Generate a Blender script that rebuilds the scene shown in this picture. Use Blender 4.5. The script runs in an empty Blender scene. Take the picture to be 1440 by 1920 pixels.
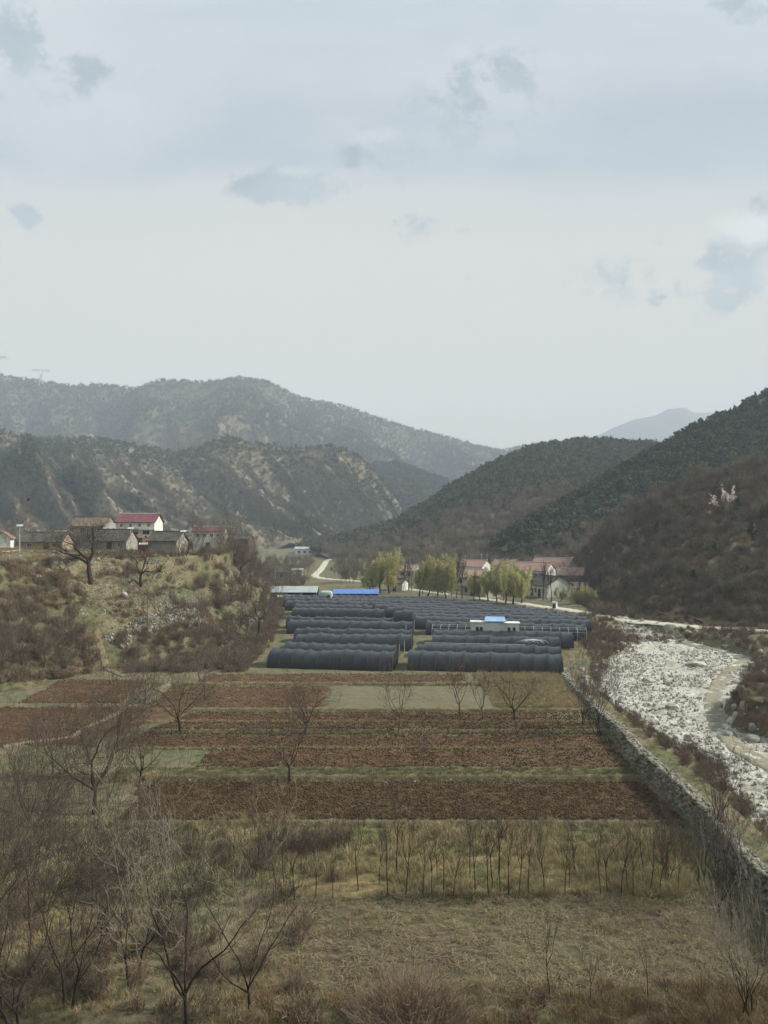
import bpy, math, random
import numpy as np
from mathutils import Vector
random.seed(7)
RNG = np.random.default_rng(7)
PI = math.pi
SC = bpy.context.scene
COL = SC.collection
F = 1390.0; HOR = 985.0; CZ = 21.0     # focal length and horizon of the photograph in its own pixels, eye height in metres

# ------------------------------------------------------------------ helpers
def vnoise(x, y, seed=0):
    x = np.asarray(x, float); y = np.asarray(y, float)
    xi = np.floor(x).astype(np.int64); yi = np.floor(y).astype(np.int64)
    xf = x - xi; yf = y - yi
    def hsh(a, b):
        n = (a * 374761393 + b * 668265263 + seed * 1442695041) & 0x7fffffff
        n = ((n ^ (n >> 13)) * 1274126177) & 0x7fffffff
        n = (n ^ (n >> 16)) & 0xffff
        return n / 65535.0
    u = xf * xf * (3 - 2 * xf); v = yf * yf * (3 - 2 * yf)
    a = hsh(xi, yi); b = hsh(xi + 1, yi); c = hsh(xi, yi + 1); d = hsh(xi + 1, yi + 1)
    return (a * (1 - u) + b * u) * (1 - v) + (c * (1 - u) + d * u) * v
def fbm(x, y, seed=0, o=4):
    s = 0; a = 1; t = 0
    for i in range(o):
        s = s + a * (vnoise(x, y, seed + i * 17) - .5); t += a; a *= .5; x = x * 2.03 + 11.3; y = y * 2.03 + 5.7
    return s / t * 2
def ridged(x, y, seed=0, o=4):
    s = 0; a = 1; t = 0
    for i in range(o):
        s = s + a * (1 - np.abs(2 * vnoise(x, y, seed + i * 31) - 1)); t += a; a *= .5; x = x * 2.07 + 3.1; y = y * 2.07 + 8.2
    return s / t
def mesh_obj(name, verts, faces, mat=None, parent=None, smooth=False, loc=None):
    me = bpy.data.meshes.new(name)
    if isinstance(faces, np.ndarray):
        k = faces.shape[1]; nf = len(faces)
        v = np.asarray(verts, np.float32)
        me.vertices.add(len(v)); me.vertices.foreach_set('co', v.ravel())
        me.loops.add(nf * k); me.loops.foreach_set('vertex_index', faces.astype(np.int32).ravel())
        me.polygons.add(nf); me.polygons.foreach_set('loop_start', np.arange(0, nf * k, k, dtype=np.int32))
        try: me.polygons.foreach_set('loop_total', np.full(nf, k, np.int32))
        except Exception: pass
        me.update(calc_edges=True); me.validate()
    else:
        me.from_pydata([tuple(p) for p in verts], [], faces); me.update()
    if mat:
        for m_ in (mat if isinstance(mat, list) else [mat]): me.materials.append(m_)
    if smooth: me.polygons.foreach_set('use_smooth', [True] * len(me.polygons))
    o = bpy.data.objects.new(name, me)
    COL.objects.link(o)
    if parent: o.parent = parent
    if loc is not None: o.location = loc
    return o
def tag(o, label=None, cat=None, group=None, kind=None):
    if label: o['label'] = label
    if cat: o['category'] = cat
    if group: o['group'] = group
    if kind: o['kind'] = kind
    return o
def thing(name, label, cat, loc=(0, 0, 0), rz=0, group=None):
    o = bpy.data.objects.new(name, None); COL.objects.link(o); o.empty_display_size = .3
    o.location = loc; o.rotation_euler = (0, 0, rz)
    return tag(o, label, cat, group)
KIDS = {}
def dup(root, loc, rz=0, sc=1.0, label=None, group=None):
    r = root.copy(); COL.objects.link(r); r.location = loc; r.rotation_euler = (0, 0, rz)
    r.scale = (sc, sc, sc) if not isinstance(sc, tuple) else sc
    if label: r['label'] = label
    if group: r['group'] = group
    for ch in KIDS[root.name]:
        c = ch.copy(); COL.objects.link(c); c.parent = r
    return r
class MB:
    def __init__(s): s.v = []; s.f = []
    def box(s, x0, x1, y0, y1, z0, z1):
        b = len(s.v)
        s.v += [(x0, y0, z0), (x1, y0, z0), (x1, y1, z0), (x0, y1, z0), (x0, y0, z1), (x1, y0, z1), (x1, y1, z1), (x0, y1, z1)]
        s.f += [(b, b + 3, b + 2, b + 1), (b + 4, b + 5, b + 6, b + 7), (b, b + 1, b + 5, b + 4), (b + 1, b + 2, b + 6, b + 5), (b + 2, b + 3, b + 7, b + 6), (b + 3, b, b + 4, b + 7)]
    def poly(s, pts, faces):
        b = len(s.v); s.v += [tuple(p) for p in pts]; s.f += [tuple(i + b for i in f) for f in faces]
    def tube(s, pts, r, n=6, r2=None):
        v, f = tube(np.array(pts, float), np.linspace(r, r2 if r2 is not None else r, len(pts)), n)
        s.poly(v.tolist(), f.tolist())
    def build(s, name, mat, parent=None, smooth=False): return mesh_obj(name, s.v, s.f, mat, parent, smooth)
def tube(P, R, n=6):
    k = len(P); T = np.gradient(P, axis=0); T /= (np.linalg.norm(T, axis=1)[:, None] + 1e-9)
    ref = np.array([0.31, 0.2, 1.0]) if abs(T[0][2]) < .8 else np.array([1.0, .17, .1])
    A = np.cross(T, ref); A /= (np.linalg.norm(A, axis=1)[:, None] + 1e-9); B = np.cross(T, A)
    th = np.arange(n) * 2 * PI / n
    V = P[:, None, :] + R[:, None, None] * (np.cos(th)[None, :, None] * A[:, None, :] + np.sin(th)[None, :, None] * B[:, None, :])
    i = np.arange(k - 1)[:, None] * n; j = np.arange(n)[None, :]; j2 = (j + 1) % n
    Fq = np.stack([i + j, i + j2, i + n + j2, i + n + j], -1).reshape(-1, 4)
    return V.reshape(-1, 3), Fq

# ------------------------------------------------------------------ materials
def L(h):   # sRGB 0..255 -> linear
    return tuple(k * ((c / 255) / 12.92 if c / 255 < .04045 else ((c / 255 + .055) / 1.055) ** 2.4) for c, k in zip(h, (.99, 1.008, .975))) + (1,)
def nmat(name, cols, scale=1.0, detail=6, rough=.9, bump=0, bscale=None, stretch=(1, 1, 1), pos=(.3, .7), coord='pos', rnd=0, spec=.2, trans=0, sheen=0, cols2=None, scale2=None, pos2=(.45, .6)):
    m = bpy.data.materials.new(name); m.use_nodes = True
    N = m.node_tree.nodes; K = m.node_tree.links; N.clear()
    out = N.new('ShaderNodeOutputMaterial'); bs = N.new('ShaderNodeBsdfPrincipled'); K.new(bs.outputs[0], out.inputs[0])
    bs.inputs['Roughness'].default_value = rough; bs.inputs['Specular IOR Level'].default_value = spec
    if coord == 'pos': src = N.new('ShaderNodeNewGeometry').outputs['Position']
    else: src = N.new('ShaderNodeTexCoord').outputs['Object']
    mp = N.new('ShaderNodeMapping'); mp.inputs['Scale'].default_value = stretch; K.new(src, mp.inputs[0])
    def ramp(fac, cs, p):
        r = N.new('ShaderNodeValToRGB'); e = r.color_ramp.elements
        n = len(cs)
        for i, c in enumerate(cs):
            t = p[0] + (p[1] - p[0]) * i / max(1, n - 1)
            if i < 2: e[i].position = t; e[i].color = c
            else:
                q = e.new(t); q.color = c
        K.new(fac, r.inputs[0]); return r.outputs[0]
    nz = N.new('ShaderNodeTexNoise'); nz.inputs['Scale'].default_value = scale; nz.inputs['Detail'].default_value = detail; nz.inputs['Roughness'].default_value = .65
    K.new(mp.outputs[0], nz.inputs['Vector'])
    c = ramp(nz.outputs['Fac'], cols, pos)
    if cols2:
        n2 = N.new('ShaderNodeTexNoise'); n2.inputs['Scale'].default_value = scale2; n2.inputs['Detail'].default_value = 5; K.new(mp.outputs[0], n2.inputs['Vector'])
        f2 = ramp(n2.outputs['Fac'], [(0, 0, 0, 1), (1, 1, 1, 1)], pos2)
        c2 = ramp(nz.outputs['Fac'], cols2, pos)
        mx = N.new('ShaderNodeMix'); mx.data_type = 'RGBA'; K.new(f2, mx.inputs['Factor']); K.new(c, mx.inputs['A']); K.new(c2, mx.inputs['B']); c = mx.outputs['Result']
    if rnd:
        oi = N.new('ShaderNodeObjectInfo'); mr = N.new('ShaderNodeMapRange'); mr.inputs['To Min'].default_value = 1 - rnd; mr.inputs['To Max'].default_value = 1 + rnd
        K.new(oi.outputs['Random'], mr.inputs['Value'])
        hs = N.new('ShaderNodeHueSaturation'); K.new(c, hs.inputs['Color']); K.new(mr.outputs[0], hs.inputs['Value'])
        m2 = N.new('ShaderNodeMapRange'); m2.inputs['To Min'].default_value = .5 - rnd * .06; m2.inputs['To Max'].default_value = .5 + rnd * .06
        ml = N.new('ShaderNodeMath'); ml.operation = 'FRACT'; ms = N.new('ShaderNodeMath'); ms.operation = 'MULTIPLY'; ms.inputs[1].default_value = 7.31
        K.new(oi.outputs['Random'], ms.inputs[0]); K.new(ms.outputs[0], ml.inputs[0]); K.new(ml.outputs[0], m2.inputs['Value']); K.new(m2.outputs[0], hs.inputs['Hue'])
        c = hs.outputs[0]
    K.new(c, bs.inputs['Base Color'])
    if bump:
        nb = N.new('ShaderNodeTexNoise'); nb.inputs['Scale'].default_value = bscale or scale * 3; nb.inputs['Detail'].default_value = 5; nb.inputs['Roughness'].default_value = .7
        K.new(mp.outputs[0], nb.inputs['Vector'])
        bp = N.new('ShaderNodeBump'); bp.inputs['Strength'].default_value = 1; bp.inputs['Distance'].default_value = bump
        K.new(nb.outputs['Fac'], bp.inputs['Height']); K.new(bp.outputs[0], bs.inputs['Normal'])
    if trans:
        tr = N.new('ShaderNodeBsdfTranslucent'); K.new(c, tr.inputs[0]); ms_ = N.new('ShaderNodeMixShader'); ms_.inputs[0].default_value = trans
        K.new(bs.outputs[0], ms_.inputs[1]); K.new(tr.outputs[0], ms_.inputs[2]); K.new(ms_.outputs[0], out.inputs[0])
    return m
M = {}
M['ground'] = nmat('dry_turf', [L((68, 61, 47)), L((96, 87, 67)), L((122, 111, 87)), L((82, 74, 57))], .9, 9, bump=.12, bscale=5, cols2=[L((60, 64, 44)), L((84, 86, 60)), L((106, 103, 75)), L((76, 77, 54))], scale2=.16, pos2=(.42, .56))
M['soil'] = nmat('ploughed_soil', [L((54, 40, 27)), L((84, 63, 42)), L((110, 86, 60))], 1.6, 10, bump=.18, bscale=4.5, stretch=(.45, 1, 1), pos=(.3, .72), cols2=[L((58, 44, 32)), L((88, 69, 50)), L((114, 93, 70))], scale2=.12)
M['soil2'] = nmat('dark_ploughed_soil', [L((48, 37, 23)), L((76, 60, 38)), L((102, 84, 55))], 1.9, 10, bump=.2, bscale=4.5, stretch=(.5, 1, 1), pos=(.3, .72), cols2=[L((50, 43, 26)), L((76, 66, 42)), L((100, 89, 60))], scale2=.3)
M['stubble'] = nmat('stubble', [L((54, 45, 36)), L((78, 66, 53)), L((108, 94, 76)), L((68, 58, 46))], 2.2, 10, bump=.12, bscale=7, stretch=(.5, 1, 1), pos=(.3, .75), cols2=[L((60, 56, 40)), L((84, 78, 56)), L((110, 102, 76)), L((76, 71, 50))], scale2=.22)
M['drygrass'] = nmat('dry_grass_ground', [L((84, 74, 50)), L((122, 108, 76)), L((152, 136, 98))], 1.5, 9, bump=.15, bscale=5, stretch=(.6, 1, 1), cols2=[L((70, 78, 46)), L((96, 102, 62)), L((120, 120, 80))], scale2=.25, pos2=(.42, .58))
M['green'] = nmat('green_turf', [L((62, 62, 42)), L((84, 82, 56)), L((106, 98, 72))], 1.5, 9, bump=.12, bscale=5, stretch=(.5, 1, 1), cols2=[L((96, 84, 58)), L((122, 108, 76)), L((140, 126, 92))], scale2=.35)
M['pale'] = nmat('pale_seedbed', [L((84, 79, 59)), L((102, 96, 74)), L((116, 110, 88))], 2, 8, bump=.04, bscale=5, stretch=(.4, 1, 1))
M['river'] = nmat('river_gravel', [L((104, 98, 88)), L((154, 149, 138)), L((186, 182, 172)), L((206, 203, 194))], 1.6, 12, bump=.25, bscale=2.2, pos=(.28, .68), cols2=[L((96, 92, 80)), L((136, 132, 120)), L((172, 168, 156)), L((196, 192, 182))], scale2=.12, pos2=(.5, .62))
M['sand'] = nmat('sandy_track', [L((112, 106, 90)), L((136, 130, 112)), L((156, 150, 133))], 1.8, 10, bump=.15, bscale=3)
M['road'] = nmat('concrete_road', [L((160, 154, 140)), L((180, 174, 160)), L((194, 188, 174))], .6, 8, bump=.01)
M['path'] = nmat('trodden_path', [L((92, 82, 62)), L((116, 106, 84)), L((132, 122, 98))], 2, 8, bump=.06, bscale=5)
M['earthcut'] = nmat('earth_bank', [L((70, 58, 46)), L((100, 84, 67)), L((124, 108, 89))], .8, 10, bump=.4, bscale=1.6)
M['slope'] = nmat('hill_brush_ground', [L((76, 66, 54)), L((104, 92, 76)), L((130, 116, 94))], .09, 10, bump=1.0, bscale=.35)
M['hillfar'] = nmat('far_hill_ground', [L((78, 72, 58)), L((104, 94, 78)), L((128, 116, 96))], .012, 12, bump=4, bscale=.05, cols2=[L((60, 64, 46)), L((78, 80, 60)), L((96, 96, 74))], scale2=.006)
M['hillmid'] = nmat('rocky_hill_ground', [L((74, 68, 54)), L((98, 90, 72)), L((118, 109, 90)), L((150, 142, 125))], .03, 12, bump=3, bscale=.08, pos=(.32, .76))
M['crag'] = nmat('pale_crag_rock', [L((84, 76, 64)), L((128, 118, 102)), L((160, 150, 132))], .25, 8, bump=.6, bscale=.8)
M['fog'] = nmat('remote_mountain', [L((70, 72, 66)), L((90, 90, 82))], .002, 6)
M['stone'] = nmat('grey_stone', [L((92, 88, 80)), L((132, 128, 118)), L((168, 164, 154))], 1.2, 8, bump=.05, bscale=6, rnd=.28, coord='obj')
M['wallstone'] = nmat('wall_stone', [L((82, 80, 70)), L((128, 124, 112)), L((168, 164, 150))], 1.6, 10, bump=.06, bscale=6, pos=(.32, .7), cols2=[L((60, 62, 44)), L((90, 90, 66)), L((118, 116, 90))], scale2=.5, pos2=(.5, .7))
M['boulder'] = nmat('white_boulder', [L((120, 116, 107)), L((160, 156, 147)), L((186, 183, 174))], .9, 8, bump=.06, bscale=4, rnd=.2, coord='obj')
M['clod'] = nmat('soil_clod', [L((60, 45, 31)), L((90, 68, 47))], 2, 5, rnd=.25, coord='obj')
M['net'] = nmat('black_shade_net', [L((20, 24, 28)), L((31, 35, 40))], .25, 6, rough=.38, spec=.45, rnd=.22, bump=.01, bscale=8)
M['netdark'] = nmat('dark_net_end', [L((16, 17, 20)), L((26, 28, 32))], .5, 5, rough=.7)
M['seam'] = nmat('net_seam', [L((48, 52, 57)), L((56, 60, 65))], 1, 3, rough=.6)
M['galv'] = nmat('galvanised_steel', [L((150, 156, 158)), L((182, 188, 190))], 2, 3, rough=.45, spec=.5)
M['bark'] = nmat('bark_grey', [L((62, 54, 46)), L((94, 84, 72)), L((116, 106, 92))], 3, 8, bump=.02, bscale=12, coord='obj', rnd=.12)
M['twig'] = nmat('twig_brown', [L((78, 68, 62)), L((108, 96, 88))], 2, 4, coord='obj', rnd=.15)
M['twigw'] = nmat('walnut_twig', [L((66, 56, 50)), L((92, 80, 72))], 2, 4, coord='obj', rnd=.15)
M['barkd'] = nmat('bark_dark', [L((40, 34, 30)), L((64, 56, 48))], 3, 8, bump=.02, bscale=12, coord='obj', rnd=.12)
M['twigd'] = nmat('twig_dark', [L((58, 50, 45)), L((82, 72, 64))], 2, 4, coord='obj', rnd=.15)
M['twigpale'] = nmat('twig_pale', [L((112, 102, 92)), L((146, 136, 124))], 2, 4, coord='obj', rnd=.15)
M['brush'] = nmat('bare_brush', [L((92, 81, 67)), L((126, 113, 95))], .7, 4, coord='obj', rnd=.3)
M['brushred'] = nmat('reddish_brush', [L((106, 90, 74)), L((140, 122, 102))], .9, 4, coord='obj', rnd=.28)
M['brushpurple'] = nmat('purplish_bramble', [L((92, 78, 66)), L((126, 110, 95))], .9, 4, coord='obj', rnd=.25)
M['woodtwig'] = nmat('woodland_twig', [L((94, 86, 75)), L((128, 118, 103))], .4, 4, coord='obj', rnd=.28)
M['scrubfar'] = nmat('distant_scrub', [L((92, 84, 68)), L((128, 118, 98))], .4, 4, coord='obj', rnd=.28)
M['needle'] = nmat('pine_needle', [L((48, 58, 42)), L((70, 80, 56)), L((90, 96, 70))], .5, 5, coord='obj', rnd=.4)
M['needlefar'] = nmat('distant_pine', [L((40, 52, 36)), L((66, 78, 54))], .3, 5, coord='obj', rnd=.35)
M['willow'] = nmat('willow_leaf', [L((144, 139, 88)), L((172, 167, 116)), L((190, 186, 144))], .9, 5, coord='obj', rnd=.12, trans=.35)
M['blossom'] = nmat('pink_blossom', [L((206, 184, 186)), L((236, 222, 222))], 3, 3, coord='obj', trans=.2)
M['straw'] = nmat('straw_blade', [L((138, 124, 93)), L((176, 160, 124))], 3, 3, coord='obj', rnd=.25)
M['litter'] = nmat('old_straw', [L((104, 92, 70)), L((140, 126, 98))], 3, 3, coord='obj', rnd=.3)
M['strawred'] = nmat('russet_grass_blade', [L((112, 94, 70)), L((148, 126, 94))], 3, 3, coord='obj', rnd=.25)
M['grassg'] = nmat('green_blade', [L((88, 90, 60)), L((122, 120, 88))], 3, 3, coord='obj', rnd=.25)
M['white'] = nmat('whitewash', [L((176, 176, 170)), L((204, 204, 198)), L((216, 216, 210))], .5, 10, rough=.85, bump=.01, coord='pos')
M['greywall'] = nmat('grey_render', [L((112, 108, 100)), L((138, 134, 126)), L((158, 154, 146))], .5, 10, rough=.9, bump=.02)
M['tanwall'] = nmat('tan_mud_wall', [L((120, 106, 84)), L((146, 132, 108)), L((164, 150, 126))], .5, 10, rough=.9, bump=.02)
M['palewall'] = nmat('pale_render', [L((150, 146, 134)), L((176, 172, 160)), L((192, 188, 178))], .5, 10, rough=.9, bump=.02)
M['brick'] = nmat('red_brick', [L((76, 54, 50)), L((94, 70, 64)), L((106, 84, 78))], .9, 10, rough=.9, bump=.02)
M['redroof'] = nmat('red_tile', [L((126, 96, 88)), L((146, 116, 107)), L((158, 134, 126))], .8, 8, rough=.8, bump=.05, bscale=4, stretch=(1, 1, 3))
M['salmon'] = nmat('salmon_tile', [L((140, 110, 99)), L((156, 128, 116)), L((166, 142, 130))], .8, 8, rough=.8, bump=.05, bscale=4)
M['magenta'] = nmat('crimson_metal_roof', [L((92, 54, 62)), L((106, 66, 72)), L((116, 80, 84))], .8, 6, rough=.6)
M['greyroof'] = nmat('grey_tile', [L((58, 56, 52)), L((80, 77, 72)), L((98, 94, 86))], .9, 8, rough=.9, bump=.06, bscale=4)
M['brownroof'] = nmat('brown_tile', [L((84, 74, 62)), L((108, 96, 82)), L((122, 110, 94))], .9, 8, rough=.9, bump=.06, bscale=4)
M['glass'] = nmat('dark_window_glass', [L((34, 38, 42)), L((52, 58, 62))], .6, 3, rough=.15, spec=.6)
M['wood'] = nmat('dark_door_wood', [L((58, 40, 32)), L((84, 60, 48))], 2, 4)
M['frame'] = nmat('window_frame_paint', [L((170, 170, 164)), L((196, 196, 190))], 1, 3)
M['blue'] = nmat('blue_metal_roof', [L((88, 118, 178)), L((102, 134, 196))], .5, 5, rough=.5)
M['greymetal'] = nmat('grey_metal_roof', [L((146, 152, 154)), L((172, 178, 180))], .5, 6, rough=.5)
M['tarp'] = nmat('pale_tarpaulin', [L((150, 164, 166)), L((190, 200, 200))], .8, 6, rough=.5, bump=.1, bscale=2)
M['panel'] = nmat('solar_panel', [L((118, 150, 190)), L((150, 180, 212))], .5, 4, rough=.2, spec=.6)
M['concrete'] = nmat('concrete_post', [L((150, 148, 140)), L((182, 180, 172))], 1.5, 6)
M['nest'] = nmat('nest_twigs', [L((34, 28, 24)), L((52, 44, 38))], 3, 5, coord='obj')
M['redpaint'] = nmat('red_gate_paint', [L((120, 44, 40)), L((146, 58, 50))], 1.5, 5)

# ------------------------------------------------------------------ terrain
TB = dict(
 steps=([-50, 55.5, 55.9, 64.5, 64.9, 77.9, 78.3, 85.7, 86.1, 98.6, 99.0, 9000], [-1.6, -1.6, -1.3, -1.3, -.9, -.9, -.6, -.6, -.3, -.3, 0, 0]),
 wall=([0, 30, 45.9, 56.6, 65.8, 76.7, 94, 105, 115, 130, 9000], [21.8, 21.9, 22.1, 23.2, 22.9, 23.7, 24.2, 25, 27, 29, 29]),
 wallz=([0, 50, 76, 80, 92, 106, 118, 9000], [.6, .55, .45, .2, .1, .05, 0, 0]),
 toe=([0, 70, 82, 90, 95, 101, 108, 115, 122, 160, 215, 300, 450, 700, 9000], [-95, -95, -68, -56, -49, -45, -41, -28, -21.5, -25, -31, -46, -60, -90, -90]),
 rim=([0, 82, 90, 100, 110, 120, 130, 140, 150, 165, 215, 280, 350, 450, 700, 9000], [-130, -120, -90, -68, -58, -54, -50, -40, -33, -33.5, -41, -54, -72, -92, -140, -140]),
 rimz=([0, 165, 215, 280, 350, 450, 700, 9000], [15, 15, 14, 10.5, 8, 4, 0, 0]),
 rivl=([0, 40, 55.8, 60.7, 70.3, 77.2, 87, 99.3, 110, 122.6, 135, 142, 156, 165, 9000], [26, 26.5, 27.8, 28.6, 29.6, 29.8, 28.2, 28.4, 32, 37.5, 44.5, 48, 50, 51, 51]),
 rivr=([0, 70, 77.2, 81.2, 88, 102.5, 113.7, 122.6, 136, 149, 158, 9000], [60, 52, 41, 38.5, 41.5, 50, 57, 62, 60, 58, 55, 55]),
 rivz=([0, 148, 164, 9000], [-1.6, -1.5, .2, .2]),
 rbz=([0, 72, 88, 95, 145, 155, 9000], [2.2, 2.2, 2.0, .8, .5, .4, .4]),
)
def T(k, y): return np.interp(y, *TB[k])
def hterr(x, y, noise=True):
    x = np.asarray(x, float); y = np.asarray(y, float)
    fz = T('steps', y); wx = T('wall', y); wz = np.maximum(T('wallz', y), fz)
    toe = T('toe', y) + 2.0 * fbm(y * .12, y * 0 + 3, 5); rim = T('rim', y) + 2.5 * fbm(y * .1, y * 0, 9); rz = T('rimz', y)
    rl = np.maximum(T('rivl', y) + 1.6 * fbm(y * .13, y * 0, 21), wx + 2.4); rr = np.maximum(T('rivr', y) + 1.8 * fbm(y * .11, y * 0, 23), rl + 3); rv = T('rivz', y); rb = T('rbz', y)
    Xs = [rim, toe, wx - .05, wx + .25, np.minimum(wx + 2.6, rl - .9), rl - .4, rl + .9, rr - .6, rr + 1.4, rr + 6, rr + 40]
    Zs = [rz, fz, fz, wz - .1, wz - .15, rv + .35, rv, rv + .2, rb, rb + .2, rb * 0 + .5]
    z = np.where(x < Xs[0], rz + np.clip((Xs[0] - x) * .012, 0, 1.2), 0.0)
    for i in range(len(Xs) - 1):
        a, b = Xs[i], Xs[i + 1]
        t = np.clip((x - a) / (b - a + 1e-6), 0, 1)
        if i == 0:      # terraced slope of the left bank
            s = (1 - t); k = 5.0; st = (np.floor(s * k) + np.clip(((s * k) % 1 - .62) / .38, 0, 1)) / k
            w = np.clip((y - 108) / 12, 0, 1) * .75
            s2 = s * (1 - w) + st * w
            zz = fz + (rz - fz) * s2
        else: zz = Zs[i] + (Zs[i + 1] - Zs[i]) * t
        z = np.where((x >= a) & (x < b), zz, z)
    z = np.where(x >= Xs[-1], .5, z)
    if noise:
        inf = ((x > toe) & (x < wx) & (y < 230)); am = np.where(inf, .03, .28); am = np.where((x > wx - .2) & (x < wx + 1.2), 0, am)
        lef = (x < toe) & (x > rim); am = np.where(lef, .75, am)
        z = z + am * fbm(x * .35, y * .35, 2, 4)
    # the slope the camera stands on
    z = np.maximum(z, np.minimum(19.3 - .76 * (y - 1), 19.3))
    return z
def zat(x, y): return float(hterr(np.array([x]), np.array([y]))[0])
def place(px, py):
    ys = np.concatenate([np.arange(26, 130, .1), np.arange(130, 700, .5)]); xs = (px - 720) / F * ys; zr = CZ - (py - HOR) / F * ys
    h = hterr(xs, ys); k = np.argmax(h >= zr)
    return float(xs[k]), float(ys[k]), float(h[k])
def proj(x, y, z): return 720 + F * x / y, HOR + F * (CZ - z) / y
def inpoly(px, py, poly):
    c = np.zeros(px.shape, bool); n = len(poly)
    for i in range(n):
        x1, y1 = poly[i]; x2, y2 = poly[(i + 1) % n]
        if y1 == y2: continue
        c ^= ((y1 > py) != (y2 > py)) & (px < (x2 - x1) * (py - y1) / (y2 - y1) + x1)
    return c
def gridfaces(nr, nc):
    i = np.arange(nr - 1)[:, None] * nc; j = np.arange(nc - 1)[None, :]
    return np.stack([i + j, i + j + 1, i + nc + j + 1, i + nc + j], -1).reshape(-1, 4)
ys = np.concatenate([[-55, -40, -20, -8, 0], np.arange(4, 40, 1.0), np.arange(40, 118, .42), np.arange(118, 230, .8), np.arange(230, 460, 3), np.geomspace(460, 5600, 36)])
ys = np.unique(np.concatenate([ys, [v + d for v in (55.5, 64.5, 77.9, 85.7, 98.6) for d in (0, .1, .2, .3, .4)]]))
xs = np.concatenate([-np.geomspace(4300, 160, 28), np.arange(-155, -75, 2.0), np.arange(-75, -20, .55), np.arange(-20, 20, .8) - 0, np.arange(20, 48, .4) - 24 + 24, np.arange(48, 110, 1.2), np.geomspace(112, 4500, 32)])
xs = np.unique(xs)
X, Y = np.meshgrid(xs, ys)
fade = np.clip(1 - (np.abs(X) - 30) / 60, 0, 1)
X = X + (T('wall', Y) - 24) * fade
Z = hterr(X, Y)
tag(mesh_obj('ground', np.stack([X, Y, Z], -1).reshape(-1, 3), gridfaces(len(ys), len(xs)), M['ground'], smooth=True), 'dry grassy valley floor and terraced banks', kind='structure')

def patch(name, mat, y0, y1, x0f, x1f, label, up=.05, amp=.05, fs=1.5, res=.3, edge=.7, kind='structure', stretch=1.0):
    ny = max(4, int((y1 - y0) / res)); 
    w = max(float(x1f(y0) - x0f(y0)), float(x1f(y1) - x0f(y1))); nx = max(4, int(w / res))
    yy = np.linspace(y0, y1, ny); t = np.linspace(0, 1, nx)
    yg, tg = np.meshgrid(yy, t, indexing='ij')
    x0 = x0f(yg); x1 = x1f(yg)
    xg = x0 + (x1 - x0) * tg
    s = (yg - y0) / (y1 - y0); 
    yg = yg + edge * fbm(xg * .5, xg * 0 + y0, 3) * (1 - 2 * np.abs(s - .5) < .999) * np.where(s < .5, (1 - 2 * s), -(2 * s - 1)) * 1.0
    xg = xg + edge * 1.5 * fbm(yg * .5, yg * 0 + x0, 4) * np.where(tg < .5, (1 - 2 * tg), (2 * tg - 1)) ** 4
    z = hterr(xg, yg) + up + amp * (fbm(xg * fs * stretch, yg * fs, 6, 3) * .8 + .2)
    eg = np.minimum(np.minimum(s, 1 - s) * (y1 - y0), np.minimum(tg, 1 - tg) * (x1 - x0)) / .5
    z = z - (up + amp) * (1 - np.clip(eg, 0, 1)) * .9
    return tag(mesh_obj(name, np.stack([xg, yg, z], -1).reshape(-1, 3), gridfaces(ny, nx), mat, smooth=True), label, kind=kind)
def lx(px0, py0, px1, py1, z=-1.0):       # a straight boundary between two points of the ground
    ya = F * (CZ - z) / (py0 - HOR); yb = F * (CZ - z) / (py1 - HOR); xa = (px0 - 720) / F * ya; xb = (px1 - 720) / F * yb
    return lambda y: xa + (xb - xa) * (np.asarray(y, float) - ya) / (yb - ya)
WX = lambda d: (lambda y: T('wall', y) - d)
patch('stubble_field', M['stubble'], 35.5, 45.0, lambda y: np.asarray(y) * 0 - 5.5, WX(1.0), 'fallow stubble field strewn with straw', amp=.08)
patch('grass_strip', M['drygrass'], 45.1, 55.4, lambda y: np.asarray(y) * 0 - 14, WX(.7), 'dry grass strip planted with saplings', amp=.08)
patch('ploughed_field', M['soil2'], 56.1, 64.3, lx(250, 1480, 260, 1545), WX(.35), 'dark ploughed strip nearest the camera', amp=.17, fs=2.2, res=.2)
patch('green_strip', M['green'], 65.0, 66.8, lambda y: np.asarray(y) * 0 - 22, WX(.6), 'narrow green strip between ploughed fields', amp=.05)
patch('ploughed_field', M['soil'], 66.9, 72.6, lambda y: np.asarray(y) * 0 - 17, WX(.6), 'narrow ploughed strip behind the green strip', amp=.14, fs=2.2, res=.22)
patch('ploughed_field', M['soil'], 72.9, 77.7, lambda y: -28 + (np.asarray(y) - 73.5) * .45, WX(.8), 'red brown ploughed strip ending at the stone wall', amp=.14, fs=2.2, res=.22)
patch('ploughed_field', M['soil'], 78.5, 81.2, lambda y: -28 + (np.asarray(y) - 73.5) * .45, WX(.8), 'thin ploughed strip with a pale rim', amp=.12, fs=2, res=.25)
patch('ploughed_field', M['soil'], 81.5, 85.5, lambda y: -28 + (np.asarray(y) - 73.5) * .45, WX(5.5), 'ploughed strip below the pale seedbed', amp=.12, fs=2, res=.25)
patch('ploughed_field', M['soil'], 86.5, 98.2, lambda y: np.asarray(y) * 0 - 28, lx(605, 1335, 625, 1285, -.3), 'red ploughed plot left of the pale seedbed', amp=.1, fs=2, res=.3)
patch('seedbed', M['pale'], 86.5, 98.0, lx(609, 1335, 629, 1285, -.3), lx(925, 1335, 930, 1285, -.3), 'smooth pale green seedbed plot', amp=.02)
patch('dry_grass_plot', M['drygrass'], 86.5, 98.2, lx(930, 1335, 935, 1285, -.3), WX(.8), 'dry grass plot right of the seedbed', amp=.06)
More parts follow.
